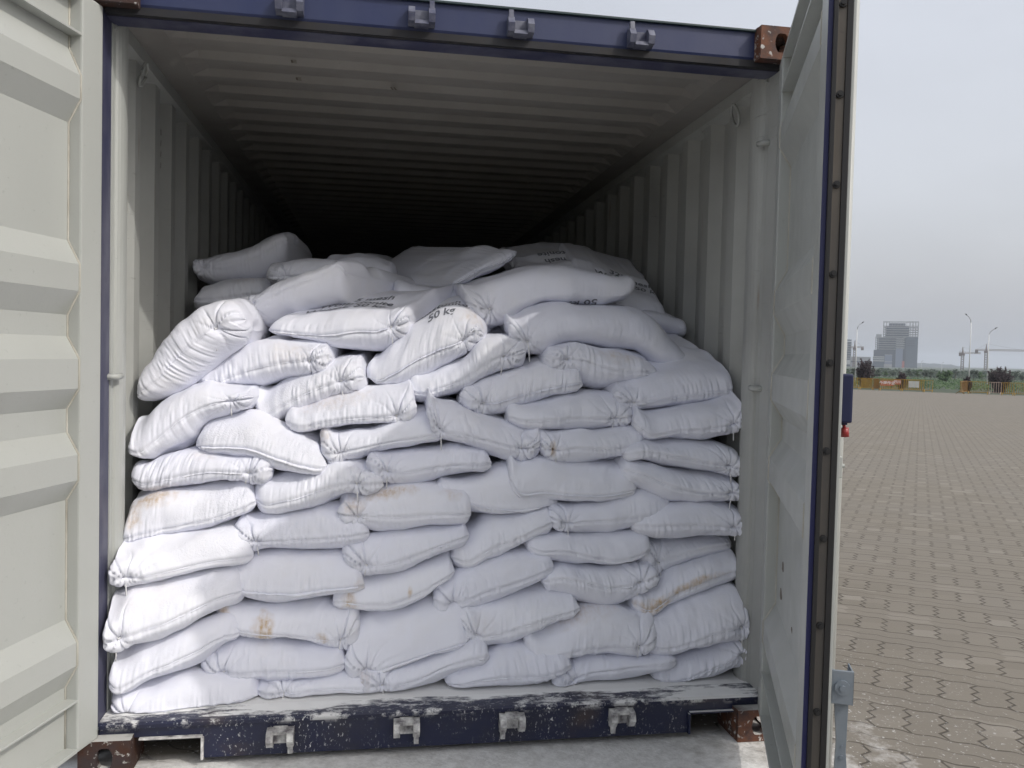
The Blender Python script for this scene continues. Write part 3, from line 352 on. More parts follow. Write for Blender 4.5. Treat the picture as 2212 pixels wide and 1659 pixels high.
 (56,0.155,0.0,0.02,0.75,'L',[],'tall smooth sack near the bottom centre with a thin ruffled lower seam',[(-0.379,0.422,-0.376,0.25,-0.375,0.215),(-0.346,0.4,-0.343,0.223,-0.343,0.186),(-0.287,0.422,-0.283,0.216,-0.283,0.193),(-0.184,0.427,-0.181,0.238,-0.18,0.219),(-0.081,0.459,-0.077,0.268,-0.077,0.251),(-0.002,0.459,0.001,0.294,0.002,0.273),(0.075,0.479,0.079,0.318,0.079,0.298)]),
 (57,0.17,0.0,0.02,0.75,'L',[(0.2,0.3,0.1,0.4,0.12)],'sack with long string and wavy seam, right of the tall smooth one',[(0.048,0.476,0.051,0.373,0.052,0.322),(0.088,0.443,0.091,0.336,0.092,0.284),(0.186,0.452,0.189,0.328,0.191,0.266),(0.294,0.482,0.297,0.366,0.299,0.29),(0.403,0.498,0.406,0.396,0.407,0.345),(0.477,0.498,0.48,0.41,0.481,0.366),(0.512,0.504,0.515,0.419,0.516,0.376)]),
 (58,0.15,0.0,0.02,0.75,'R',[(0.45,0.85,0.25,0.3,0.35)],'broad rounded sack with a yellowish top at lower right, string at its right end',[(0.297,0.376,0.299,0.283,0.3,0.248),(0.339,0.345,0.342,0.249,0.343,0.213),(0.439,0.372,0.442,0.26,0.443,0.218),(0.548,0.428,0.553,0.272,0.554,0.219),(0.66,0.432,0.665,0.274,0.666,0.223),(0.755,0.415,0.759,0.279,0.76,0.234),(0.822,0.444,0.826,0.312,0.828,0.268)]),
 (59,(0.15,0.09),-0.05,0.02,0.75,'R',[],'big creased sack at the lower right touching the door post',[(0.765,0.405,0.769,0.276,0.77,0.229),(0.829,0.397,0.833,0.264,0.834,0.215),(0.936,0.439,0.941,0.293,0.943,0.236),(1.044,0.487,1.049,0.337,1.052,0.252),(1.135,0.505,1.141,0.35,1.143,0.281),(1.191,0.488,1.195,0.354,1.198,0.295),(1.22,0.486,1.225,0.357,1.227,0.299)]),
 (60,(0.14,0.1),-0.05,0.02,0.75,'R',[],'bottom right corner sack with diagonal ribs and a knotted right end',[(0.805,0.221,0.808,0.131,0.809,0.083),(0.87,0.218,0.872,0.125,0.874,0.076),(0.98,0.24,0.982,0.171,0.984,0.114),(1.072,0.27,1.074,0.205,1.077,0.125),(1.145,0.303,1.147,0.242,1.15,0.151),(1.201,0.296,1.203,0.242,1.206,0.163),(1.222,0.289,1.224,0.236,1.227,0.16)]),
 (61,0.13,0.0,0.02,0.75,'L',[],'bottom layer sack with a rolled round left end, second from the right',[(0.4,0.23,0.402,0.156,0.404,0.094),(0.439,0.216,0.441,0.14,0.442,0.076),(0.512,0.232,0.513,0.177,0.515,0.103),(0.623,0.239,0.624,0.193,0.626,0.118),(0.735,0.246,0.736,0.206,0.738,0.132),(0.829,0.246,0.83,0.211,0.832,0.148),(0.892,0.249,0.893,0.215,0.895,0.153)]),
 (62,0.12,0.0,0.02,0.75,'',[],'wedge shaped bottom layer sack lying just left of the rolled round one',[(-0.007,0.201,-0.006,0.162,-0.005,0.127),(0.035,0.217,0.036,0.164,0.037,0.116),(0.131,0.258,0.132,0.18,0.134,0.116),(0.218,0.299,0.221,0.185,0.223,0.119),(0.326,0.305,0.329,0.183,0.33,0.132),(0.417,0.28,0.419,0.201,0.42,0.163),(0.47,0.276,0.471,0.219,0.472,0.191)]),
 (63,0.125,0.0,0.02,0.75,'L',[(0.06,0.2,0.06,0.5,0.3)],'bottom layer sack curving up right under the thin ruffled seam',[(-0.334,0.241,-0.333,0.182,-0.333,0.144),(-0.283,0.233,-0.282,0.171,-0.282,0.132),(-0.199,0.245,-0.197,0.173,-0.196,0.127),(-0.096,0.266,-0.095,0.192,-0.093,0.137),(-0.01,0.291,-0.009,0.231,-0.007,0.167),(0.077,0.32,0.078,0.258,0.08,0.203),(0.153,0.324,0.154,0.264,0.155,0.211)]),
 (64,0.13,0.0,0.02,0.75,'L',[],'thin flattened bottom layer sack, second from the left on the floor',[(-0.688,0.195,-0.688,0.16,-0.687,0.112),(-0.649,0.194,-0.649,0.158,-0.648,0.108),(-0.551,0.197,-0.55,0.163,-0.549,0.113),(-0.451,0.21,-0.451,0.167,-0.45,0.122),(-0.351,0.219,-0.35,0.163,-0.349,0.124),(-0.264,0.205,-0.263,0.151,-0.263,0.113)]),
 (65,(0.04,0.1),0.0,0.02,0.75,'L',[],'bottom left corner sack resting on the white dusted sill',[(-1.161,0.234,-1.16,0.162,-1.16,0.14),(-1.126,0.216,-1.125,0.142,-1.125,0.123),(-1.045,0.219,-1.045,0.133,-1.044,0.116),(-0.941,0.253,-0.94,0.127,-0.94,0.111),(-0.85,0.248,-0.849,0.133,-0.848,0.11),(-0.757,0.239,-0.756,0.14,-0.755,0.111),(-0.678,0.247,-0.677,0.149,-0.677,0.121)]),
]
# ------------------------------------------------------------------ noise for meshes
def vnoise(x, y, seed):
    r = np.random.RandomState(seed).rand(64, 64)
    xi = np.floor(x).astype(int); yi = np.floor(y).astype(int); fx = x - xi; fy = y - yi
    fx = fx * fx * (3 - 2 * fx); fy = fy * fy * (3 - 2 * fy)
    a = r[xi % 64, yi % 64]; b = r[(xi+1) % 64, yi % 64]; c = r[xi % 64, (yi+1) % 64]; d = r[(xi+1) % 64, (yi+1) % 64]
    return (a*(1-fx)+b*fx)*(1-fy) + (c*(1-fx)+d*fx)*fy - 0.5
def smooth_interp(t, tk, v):
    # monotone-ish cubic (Catmull-Rom with non-uniform knots)
    tk = np.asarray(tk, float); v = np.asarray(v, float); n = len(tk)
    m = np.zeros(n); dl = np.diff(v) / np.diff(tk)
    m[1:-1] = (dl[1:] * np.diff(tk)[:-1] + dl[:-1] * np.diff(tk)[1:]) / (tk[2:] - tk[:-2]); m[0] = dl[0]; m[-1] = dl[-1]
    i = np.clip(np.searchsorted(tk, t) - 1, 0, n - 2); h = (tk[i+1] - tk[i]); s = (t - tk[i]) / h
    return ((2*s**3-3*s**2+1)*v[i] + (s**3-2*s**2+s)*h*m[i] + (-2*s**3+3*s**2)*v[i+1] + (s**3-s**2)*h*m[i+1])
WALLX = 1.168; FLOORZ = 0.1435
POWDER = {23: (.45, .07, .5, 1.0), 36: (.72, .06, .25, 1.0), 41: (.2, .04, .35, 1.0), 46: (.75, .07, .3, .9), 21: (.3, .05, .35, .8), 47: (.15, .08, .4, .6), 52: (.8, .09, .3, .7), 24: (.3, .07, .4, .3)}
LIP = {23: .012, 47: .010, 7: .008, 6: .006, 18: .012, 32: .006, 56: .006, 13: .004, 60: .004, 12: .006, 38: .008}
NOSEAM = {9, 10, 14, 67, 15, 16, 17, 301, 302, 19}
def build_sack(rec):
    sid, yf, dirx, rise, D, gath, stains, label, pts = rec
    rs = np.random.RandomState(sid * 7 + 3)
    pts = np.array(pts)
    seg = np.hypot(np.diff((pts[:,0]+pts[:,2]+pts[:,4])/3), np.diff((pts[:,1]+pts[:,3]+pts[:,5])/3)); tk = np.concatenate([[0], np.cumsum(seg)])
    Wd = tk[-1]; tk = tk / Wd
    a = np.linspace(-0.93, 0.93, int(215 * max(0.8, Wd / 0.5)))
    th = np.linspace(0, 1, 9)[:-1]; e = 1 - 0.07 * (1 - th) ** 2 * 0 - 0.07 * th ** 2
    a = np.concatenate([-np.sort(e)[::-1], a, np.sort(e)]); a = np.unique(np.round(a, 5))
    t = (a + 1) / 2; U = len(t); um = t * Wd
    c = [smooth_interp(t, tk, pts[:, k]) for k in range(6)]
    c[1] = np.maximum(c[1], c[3] + 0.002); c[5] = np.minimum(c[5], c[3] - 0.002)
    a0 = 1 - 2 * 0.034 / Wd; env = np.sqrt(np.clip(1 - np.clip((np.abs(a) - a0) / (1 - a0), 0, 1) ** 2.3, 0, 1))
    # ring parameter: s = signed arclength from the seam, resampled from the superellipse
    Tt = np.median(c[1] - c[3]); Tb = np.median(c[3] - c[5])
    ph = np.linspace(0, np.pi/2, 400)
    def half(T, fine, fn, coarse):
        y = 0.5 * D * (1 - np.cos(ph) ** (1/3)); z = T * np.sin(ph)
        arc = np.concatenate([[0], np.cumsum(np.hypot(np.diff(y), np.diff(z)))])
        sm = np.concatenate([np.arange(0, fn, fine), np.linspace(fn, arc[-1], coarse)]); sm = np.unique(sm)
        return np.interp(sm, arc, ph), sm
    pt, st_ = half(Tt, 0.0055, 0.26, 9); pb, sb_ = half(Tb, 0.0065, 0.16, 6)
    back = 7
    phi = np.concatenate([pt, np.pi/2 + (np.pi/2) * np.linspace(0, 1, back)[1:], -np.pi/2 - (np.pi/2) * np.linspace(1, 0, back)[1:-1], -pb[1:][::-1]])
    sarc = np.concatenate([st_, st_[-1] + 0.4 * D * np.linspace(0, 1, back)[1:], -sb_[-1] - 0.4 * D * np.linspace(1, 0, back)[1:-1], -sb_[1:][::-1]])
    K = len(phi)
    cph = np.cos(phi); b = -np.sign(cph) * np.abs(cph) ** (1/3); f = np.sin(phi)
    fT = np.maximum(f, 0)[:, None] * env[None]; fB = np.maximum(-f, 0)[:, None] * env[None]
    lens = (0.5 * D * (b + 1))[:, None]
    X = c[2] + (c[0] - c[2]) * fT + (c[4] - c[2]) * fB
    Z = c[3] + (c[1] - c[3]) * fT + (c[5] - c[3]) * fB
    yl, yr = (yf if isinstance(yf, tuple) else (yf, yf)); yf = yl + (yr - yl) * t[None]
    round_front = 0.05 * (1 - (1 - np.abs(a) ** 7) ** 0.5)
    Y = yf + lens + round_front[None] * (1 - lens / D) - round_front[None] * (lens / D) * 2
    X = X + dirx * lens; Z = Z + rise * lens * np.clip(lens / 0.3, 0, 1)
    X, Y, Z = [np.broadcast_to(q, (K, U)).copy() for q in (X, Y, Z)]
    # ---- displacement along normals
    def normals():
        P = np.stack([X, Y, Z], -1)
        dk = np.roll(P, -1, 0) - np.roll(P, 1, 0)
        du = np.gradient(P, axis=1); n = np.cross(du, dk); l = np.linalg.norm(n, axis=-1, keepdims=True)
        n = n / np.maximum(l, 1e-9)
        return -n if (n[1, U//2, 2] < 0) else n
    s = sarc[:, None] * np.ones((1, U)); u = um[None] * np.ones((K, 1))
    sd = int(rs.randint(1e6))
    d = np.zeros((K, U))
    d += 0.024 * vnoise(u/0.15 + 5, s/0.10 + 9, sd) + 0.007 * vnoise(u/0.05, s/0.06, sd+1)
    pa = rs.uniform(0.5, 1.25)
    amp = np.clip(0.75 + 1.7 * vnoise(u/0.10, s*0+3.3, sd+2), 0.1, 1.6) * pa
    shear = rs.uniform(-0.5, 0.5)
    f1 = rs.uniform(95, 135)
    q = vnoise((u + shear * s * 0.5) * f1, s*24 + 2.2, sd+3) + 0.7 * vnoise((u + shear * s) * f1 * 0.4, s*18, sd+4)
    Lt = rs.uniform(0.04, 0.09); Lb = rs.uniform(0.03, 0.07)
    fall = np.where(s > 0, np.exp(-(np.maximum(s, 0)/Lt) ** 1.6), np.exp(-(np.maximum(-s, 0)/Lb) ** 1.6))
    d += 0.0066 * q * amp * fall * (1.0 if sid not in NOSEAM else 0.35)
    # long soft drag wrinkles over the top
    q2 = vnoise((u * math.cos(shear) + s * math.sin(shear) * 1.3)/0.022, s/0.12, sd+5)
    d += 0.0045 * q2 * np.clip(vnoise(u/0.14, s/0.12, sd+6) * 3.2, 0, 1)
    smoothie = 0.0 if sid in NOSEAM else 1.0
    lips = smoothie * np.exp(-((np.abs(s) - 0.014)/0.008) ** 2)
    d += -0.005 * smoothie * np.exp(-(s/0.005) ** 2) + 0.002 * lips
    cres = []
    for side in gath:
        uc = (0.085 + rs.uniform(-.015, .015)) if side == 'L' else Wd - 0.085 - rs.uniform(-.015, .015)
        cres.append(uc)
        du_, ds_ = u - uc, s - 0.0
        rr = np.hypot(du_, ds_) + 1e-6; an = np.arctan2(ds_, du_ * (1 if side == 'L' else -1))
        outer = 1 / (1 + np.exp((du_ if side == 'L' else -du_) / 0.012))
        ph_ = an * rs.uniform(4.2, 5.6) + 1.6 * vnoise(an * 1.3 + 7, rr * 14, sd+8) + rs.uniform(0, 6)
        crease = (1 - np.abs(np.sin(ph_))) ** 5
        ln = 0.068 + 0.03 * vnoise(an * 2 + 3, an * 0, sd+15)
        d += -0.019 * crease * np.exp(-((rr - 0.02)/ln) ** 2) * (0.35 + 0.9 * outer) * np.clip(rr / 0.008, 0, 1)
        d += 0.0035 * vnoise(an * 4 + 2, rr * 9, sd+17) * np.exp(-((rr - 0.04)/0.04) ** 2)
        d += -0.026 * np.exp(-(rr/0.017) ** 2)
        # crease ring that closes the tied ear
        ring = rr * (1 + 0.25 * vnoise(an * 1.2, an*0, sd+9))
        d += 0.011 * outer * np.exp(-((ring - 0.05)/0.026) ** 2)
    d *= np.clip(env[None] * 1.6, 0.15, 1)
    d[np.abs(sarc) > 0.5] *= 0.3
    n = normals()
    X += n[..., 0] * d; Y += n[..., 1] * d; Z += n[..., 2] * d
    def soft(x, lim, w): return np.where(x > lim - w, lim - w * np.exp(-(x - lim + w) / w), x)
    X = soft(X, WALLX, 0.03); X = -soft(-X, WALLX, 0.03); Z = -soft(-Z, -FLOORZ, 0.012)
    # ---- mesh
    P = np.stack([X, Y, Z], -1); V = P.reshape(-1, 3)
    kk, uu = np.meshgrid(np.arange(K), np.arange(U - 1), indexing='ij')
    i0 = kk * U + uu; i1 = ((kk + 1) % K) * U + uu
    F = np.stack([i0, i0 + 1, i1 + 1, i1], -1).reshape(-1, 4)
    org = Vector((float(c[2][U//2]), float((yl + yr) / 2), float(c[5][U//2])))
    V = V - np.array(org)
    me = np_mesh('sack_body', V, F, True)
    stn = np.zeros((K, U)); vv = np.where(s > 0, s / max(Tt + 0.04, .03), s / max(Tb + .02, .03))
    for (su, sv, ru, rv, am) in stains:
        rr = np.hypot((t[None] - su)/ru, (vv - sv)/rv) + 0.5 * vnoise(u/0.02, s/0.02, sd+11)
        stn = np.maximum(stn, am * np.clip(1.4 - rr * 1.15, 0, 1))
    at = me.attributes.new('stain', 'FLOAT', 'POINT'); at.data.foreach_set('value', stn.ravel().astype(np.float32))
    powd = np.zeros((K, U))
    if sid in POWDER:
        pu, pv, pr, pamt = POWDER[sid]
        powd = pamt * np.clip(1.5 - np.hypot((t[None] - pu)/pr, (s - pv)/0.05) - 0.8 * vnoise(u/0.03, s/0.03, sd+12), 0, 1)
    at = me.attributes.new('powder', 'FLOAT', 'POINT'); at.data.foreach_set('value', powd.ravel().astype(np.float32))
    root = link('woven_sack', me, MS)
    root.location = org; tag(root, label, 'sack', 'white woven sacks stacked in the open container')
    # ---- stitched seam lip
    k0 = 0
    lo, hi = (0.018, Wd - 0.018)
    if 'L' in gath: lo = cres[0]
    if 'R' in gath: hi = cres[-1]
    sel = np.where((um >= lo) & (um <= hi))[0]
    if len(sel) > 4 and sid not in NOSEAM:
        base = P[0, sel]; uu_ = um[sel]
        wv = vnoise(uu_ / 0.025, uu_ * 0, sd+13); wv2 = vnoise(uu_ / 0.008, uu_ * 0, sd+14); wv3 = vnoise(uu_/0.09, uu_*0, sd+16)
        out = 0.003 + 0.005 * wv + 0.002 * wv2 + LIP.get(sid, 0.0)
        tip = base + np.stack([0 * out, -out, -0.002 + 0.005 * wv + 0.012 * wv3 - LIP.get(sid, 0) * .3], -1)
        mid = base + np.stack([0 * out, -out * 0.55 + 0.001, 0.0010 + 0.002 * wv3], -1)
        up = base + np.stack([0 * out, out * 0 + 0.006, 0 * out + 0.0035], -1)
        dn = base + np.stack([0 * out, out * 0 + 0.006, 0 * out - 0.002], -1)
        lowm = tip * .5 + dn * .5 + np.array([0, -0.0005, 0.0])
        Q = np.stack([up, mid, tip, lowm, dn], 0) - np.array(org); n_ = len(sel)
        VV = Q.reshape(-1, 3); fs = []
        kk, uu2 = np.meshgrid(np.arange(4), np.arange(n_ - 1), indexing='ij'); j0 = kk * n_ + uu2
        FF = np.stack([j0, j0 + n_, j0 + n_ + 1, j0 + 1], -1).reshape(-1, 4)
        sm = np_mesh('seam', VV, FF, True); link('seam', sm, MS, root)
    for side, uc in zip(gath, cres):
        j = int(np.argmin(np.abs(um - uc))); p = P[0, j] - np.array(org)
        mb = MB(); L_ = rs.uniform(0.04, 0.09); w1 = rs.uniform(-.008, .008)
        mb.tube([p + np.array(q) for q in ((0, .004, 0), (0, -.008, -.002), (w1*.4, -.014, -.012), (w1, -.012, -L_*.6), (w1*1.5, -.011, -L_))], 0.0024, 5)
        mb.tube([p + np.array(q) for q in ((-.006, -.004, .004), (0, -.012, 0), (.007, -.004, .003))], 0.0028, 5)
        mb.done('tie_string', M_THREAD, root, True)
    return dict(root=root, P=P, um=um, s=sarc, org=np.array(org), n=n)
def sack_text(sk, lines, u0, s0, size, rot=0.0, flip=False):
    """printed lines laid over the sack's own surface; u0,s0 metres on the sheet, rot radians"""
    K = len(sk['s']); order = np.argsort(sk['s']); ss = sk['s'][order]; P = sk['P'][order]; n = sk['n'][order]
    bmT = bmesh.new()
    for (txt, dx, dy) in lines:
        me = text_mesh(txt, size); b2 = bmesh.new(); b2.from_mesh(me); bpy.data.meshes.remove(me)
        for v in b2.verts: v.co.x += dx; v.co.y += dy
        tmp = bpy.data.meshes.new('t'); b2.to_mesh(tmp); b2.free(); bmT.from_mesh(tmp); bpy.data.meshes.remove(tmp)
    xs = [v.co.x for v in bmT.verts]; ys = [v.co.y for v in bmT.verts]
    st = 0.012
    for x in np.arange(min(xs), max(xs), st): bmesh.ops.bisect_plane(bmT, geom=bmT.verts[:]+bmT.edges[:]+bmT.faces[:], plane_co=(x,0,0), plane_no=(1,0,0))
    for y in np.arange(min(ys), max(ys), st): bmesh.ops.bisect_plane(bmT, geom=bmT.verts[:]+bmT.edges[:]+bmT.faces[:], plane_co=(0,y,0), plane_no=(0,1,0))
    cr_, sr_ = math.cos(rot), math.sin(rot)
    for v in bmT.verts:
        u = u0 + v.co.x * cr_ - v.co.y * sr_; s = s0 + v.co.x * sr_ + v.co.y * cr_
        u = min(max(u, sk['um'][1]), sk['um'][-2]); s = min(max(s, ss[1]), ss[-2])
        i = int(np.clip(np.searchsorted(ss, s) - 1, 0, K - 2)); j = int(np.clip(np.searchsorted(sk['um'], u) - 1, 0, len(sk['um']) - 2))
        fi = (s - ss[i]) / max(ss[i+1] - ss[i], 1e-6); fj = (u - sk['um'][j]) / max(sk['um'][j+1] - sk['um'][j], 1e-6)
        q = (P[i,j]*(1-fi)+P[i+1,j]*fi)*(1-fj) + (P[i,j+1]*(1-fi)+P[i+1,j+1]*fi)*fj
        q = q + n[i, j] * 0.0022 - sk['org']; v.co = Vector(q)
    me = bpy.data.meshes.new('printing'); bmT.to_mesh(me); bmT.free()
    o = link('printing', me, M_INK, sk['root']); o['label'] = 'dark grey stencil lettering'
SK = {r[0]: build_sack(r) for r in SACKS}
sack_text(SK[6], [('325 mesh', .02, .12), ('Wollastonite', .0, .06), ('Weight: 50 kg', -.02, 0)], .27, .165, .058)
sack_text(SK[7], [('325 mesh', 0, .12), ('Wollastonite', .0, .06), ('50 kg', .04, 0)], .29, .15, .056)
sack_text(SK[9], [('50 kg', 0, 0)], .52, -.050, .06, rot=R_(190))
sack_text(SK[15], [('325 mesh', .02, .075), ('Weight: 50 kg', 0, 0)], .27, .235, .058, rot=R_(-16))
sack_text(SK[17], [('325 mesh', 0, .09), ('Wollastonite', -.02, .02)], .28, .31, .062, rot=R_(180))
# ------------------------------------------------------------------ shipping container
BOX = empty('shipping_container', (0, 0, 0), 'blue and cream steel shipping container with both end doors open, stacked with white sacks', 'container')
X0 = 1.17; ZF = 0.142; ZT = 2.465; LEN = 12.0
def corr_wall(sx):
    """trapezoid corrugated side sheet; profile runs along y"""
    ys = []; y = 0.25; k = 0
    prof = []
    while y < LEN - 0.3:
        prof += [(y, 0.036), (y + 0.072, 0.036), (y + 0.140, 0.0), (y + 0.210, 0.0)]
        y += 0.278
    V = []; F = []
    for (yy, dd) in prof:
        for z in (0.12, ZT + 0.045): V.append((sx * (X0 + 0.004 + dd), yy, z))
    for (yy, dd) in prof:
        for z in (0.12, ZT + 0.045): V.append((sx * (X0 + 0.007 + dd), yy, z))
    n = len(prof)
    for i in range(n - 1):
        a = 2 * i; f = (a, a + 1, a + 3, a + 2); F.append(f); b = 2 * n; F.append((a + b, a + 2 + b, a + 3 + b, a + 1 + b))
    link('side_wall', np_mesh('side_wall', V, F), M_INNER, BOX)
corr_wall(-1); corr_wall(1)
def roof():
    V = []; F = []; y = 0.16; prof = [(0.10, 0.0)]
    while y < LEN - 0.3:
        prof += [(y, 0.0), (y + 0.035, 0.022), (y + 0.125, 0.022), (y + 0.16, 0.0)]
        y += 0.212
    zr = ZT + 0.035
    xs = [-X0 - .05, -X0 + 0.13, -X0 + 0.19, X0 - 0.19, X0 - 0.13, X0 + .05]; am = [0, 0, 1, 1, 0, 0]
    for lay in (0, 0.004):
        for (yy, h) in prof:
            for x, a in zip(xs, am): V.append((x, yy, zr + h * a + 0.012 * a + lay))
    n = len(prof); w = len(xs)
    for lay in range(2):
        for i in range(n - 1):
            for j in range(w - 1):
                a = lay * n * w + i * w + j; F.append((a, a + 1, a + w + 1, a + w))
    link('roof_panel', np_mesh('roof_panel', V, F), M_ROOF, BOX)
roof()
b = MB(); b.box((-1.17, 0.10, 0.10), (1.17, LEN - .1, 0.1405)); b.done('floor', m_paint('dusty_floor', (0.76, 0.76, 0.75), (0.82, 0.82, 0.81), 0.8, 0.8), BOX)
b = MB(); b.box((-1.2, LEN - 0.15, 0.0), (1.2, LEN - 0.1, 2.57)); b.done('front_wall', M_INNER, BOX)
for sx in (-1, 1):
    # upper side rails inside and outer skin edges
    b = MB(); b.prism([(sx*(X0-0.012), ZT-0.015), (sx*(X0+0.045), ZT-0.045), (sx*(X0+0.045), ZT+0.10), (sx*(X0-0.012), ZT+0.034)], 1, 0.10, LEN - .1)
    b.done('top_side_rail', M_INNER, BOX)
    b = MB(); b.box((sx*1.165 if sx > 0 else -1.215, 0.15, 0.0), (1.215 if sx > 0 else -1.165, LEN-.15, 0.118)); b.done('bottom_side_rail', M_DBLUE, BOX)
    # corner post: blue outer jamb and cream rounded inner channel
    b = MB(); b.prism([(sx*X0, 0.0), (sx*(X0+0.047), 0.0), (sx*(X0+0.047), 0.16), (sx*(X0+.012), 0.16), (sx*X0, 0.088)], 2, 0.118, 2.475)
    b.done('corner_post', M_DBLUE, BOX)
    if sx > 0:
        b = MB(); b.box((X0 - .004, .016, .141), (X0 + .02, .091, ZT)); b.done('post_inner_face', M_INNER, BOX)
    pr = [(X0+0.03, 0.09), (X0-0.004, 0.092)]
    for k in range(9):
        a = math.pi * k / 8; pr.append((X0 - 0.006 - 0.020 * math.sin(a), 0.115 + 0.055 * (1 - math.cos(a))))
    pr += [(X0-0.004, 0.252), (X0+0.034, 0.262)]
    b = MB(); b.prism([(sx*p[0], p[1]) for p in pr], 2, 0.141, ZT + .02); o = b.done('post_channel', M_WHITE if sx < 0 else M_INNER, BOX)
    for zz in ((1.285,) if sx < 0 else (1.285, 2.215)):
        b = MB(); b.tube([(sx*(X0+.01), 0.075, zz), (sx*(X0-0.024), 0.085, zz), (sx*(X0-0.03), .118, zz+.003)], 0.011, 8); b.done('lashing_bar', M_WHITE if sx < 0 else M_INNER, BOX, True)
    b = MB(); yy = .40 if sx < 0 else .36
    ring = [(sx*(X0-0.02-0.012*math.sin(a)), yy + 0.03*math.cos(a), ZT-0.07 + 0.042*math.sin(a)) for a in np.linspace(0, 2*math.pi, 13)]
    b.tube(ring, 0.006, 6); b.done('lashing_ring', M_INNER, BOX, True)
# header
hp = [(0.0, 2.590), (0.0, 2.497), (0.004, 2.488), (0.022, 2.484), (0.024, 2.467), (0.105, 2.465), (0.11, 2.50), (0.11, 2.59)]
b = MB(); b.prism(hp, 0, -1.085, 1.085); HD = b.done('door_header', M_BLUE, BOX)
b = MB(); b.box((-1.165, -0.002, 2.462), (1.165, 0.0235, 2.4865)); b.done('header_lip', M_DIRT, BOX)
b = MB(); b.box((-1.168, 0.026, 2.461), (1.168, 0.112, 2.4645)); b.done('header_soffit', M_DBLUE, BOX)
b = MB(); b.box((-1.085, -0.012, 2.586), (1.085, 0.3, 2.594), bevel=.002); b.done('header_top_flange', mat('dark_teal_edge', (.02, .04, .045), .5), BOX)
def cam_keeper(x, z, m, up):
    b = MB(); s = 1 if up else -1
    b.box((x-.045, -.006, z-.028), (x+.045, 0.001, z+.028), bevel=.002)
    for dx in (-.034, .034):
        b.prism([(-.006, z-.03*s), (-.042, z-.022*s), (-.05, z+.004*s), (-.030, z+.03*s), (-.006, z+.034*s)], 0, x+dx-.011, x+dx+.011)
    b.prism([(-.006, z-.034*s), (-.040, z-.028*s), (-.034, z-.014*s), (-.006, z-.012*s)], 0, x-.024, x+.024)
    dx = -.034 if x > .05 else .034
    b.prism([(-.014, z+.028*s), (-.034, z+.024*s), (-.030, z+.054*s), (-.02, z+.054*s)], 0, x+dx-.008, x+dx+.008)
    return b.done('cam_keeper', m, BOX)
for x, z in ((-.586, 2.527), (-.152, 2.528), (.188, 2.523), (.62, 2.521)): cam_keeper(x, z, M_BRK, True)
M_PW = m_speckle('powder_caked_steel', (0.70, 0.70, 0.68), (0.15, 0.14, 0.15), 26)
for x, z in ((-.582, .072), (-.155, .083), (.218, .084), (.623, .083)): cam_keeper(x, z, M_PW, False)
# sill with two pockets
zs0, zs1 = 0.006, 0.1415
sp = [(0.0, zs0), (0.0, 0.118), (-.012, 0.122), (-.014, 0.134), (-.006, 0.1415), (0.098, 0.1425), (0.10, 0.05), (0.1, zs0)]
b = MB(); b.prism(sp, 0, -0.845, 0.893)
sp2 = [(0.0, 0.086), (0.0, 0.118), (-.012, 0.122), (-.014, 0.134), (-.006, 0.1415), (0.098, 0.1425), (0.10, 0.086)]
b.prism(sp2, 0, -1.168, -0.845); b.prism(sp2, 0, 0.893, 1.168)
b.done('door_sill', M_SILL, BOX)
for xa, xb in ((-1.04, -.838), (.886, 1.075)):
    b = MB(); b.box((xa, -.014, .080), (xb, .06, .0865), bevel=.002)
    xe = xb if xa < 0 else xa
    b.box((xe-.004, -.014, .004), (xe+.004, .06, .080), bevel=.001); b.done('pocket_frame', M_PW if xa < 0 else M_SILL, BOX)
b = MB(); b.box((-1.16, .13, .012), (1.16, .15, .099)); b.done('pocket_occluder', M_RUB, BOX)  # black strip added behind the sill pockets to stand in for their shade
def casting(sx, z0, m):
    """hollow corner block with an oval hole in the face and in the side"""
    x0, x1 = (sx*1.057, sx*1.219) if sx > 0 else (-1.219, -1.057)
    y0, y1 = -0.05, 0.128; z1 = z0 + 0.118; t = 0.026
    b = MB()
    xl, xr = (x0, x1 - t) if sx > 0 else (x0 + t, x1)
    b.box((xl, y0 + t, z0), (xr, y1, z0 + t*.8)); b.box((xl, y0 + t, z1 - t*.8), (xr, y1, z1)); b.box((xl + .001, y1 - t, z0 + t*.8), (xr - .001, y1 - .001, z1 - t*.8))
    xi = x0 if sx > 0 else x1 - t; b.box((xi, y0 + t, z0 + t*.8), (xi + t, y1 - t, z1 - t*.8))
    # face plate with an oval opening
    cx_, cz_ = (x0 + x1)/2 + .002, (z0 + z1)/2; n = 20; hw, hh = .026, .034
    def plate(P, Nn, w, h, hw, hh, th):
        o = []; i_ = []
        for k in range(n):
            a = 2*math.pi*k/n; ca, sa = math.cos(a), math.sin(a); sc = min(w/max(abs(ca),1e-6), h/max(abs(sa),1e-6))
            o.append((ca*sc, sa*sc)); i_.append((hw*ca*(1 if abs(ca)<.7 else 1), hh*max(-1,min(1,sa*1.15))))
        for dep in (0, th):
            pass
        rings = [[b.bm.verts.new(P(q, dep)) for q in ring] for ring, dep in ((o, 0), (i_, 0), (i_, th), (o, th))]
        for A, B2 in ((0, 1), (1, 2), (2, 3), (3, 0)):
            for k in range(n): b.bm.faces.new((rings[A][k], rings[A][(k+1)%n], rings[B2][(k+1)%n], rings[B2][k]))
    plate(lambda q, d: (cx_ + q[0], y0 + d, cz_ + q[1]), None, .081, .059, hw, hh, t)
    cy_ = (y0 + y1)/2; xo = x1 if sx > 0 else x0
    cy_ = (y0 + t + y1)/2
    plate(lambda q, d: (xo - sx*d, cy_ + q[0], cz_ + q[1]), None, (y1 - y0 - t)/2, .059, .03, .032, t)
    return b.done('corner_casting', m, BOX)
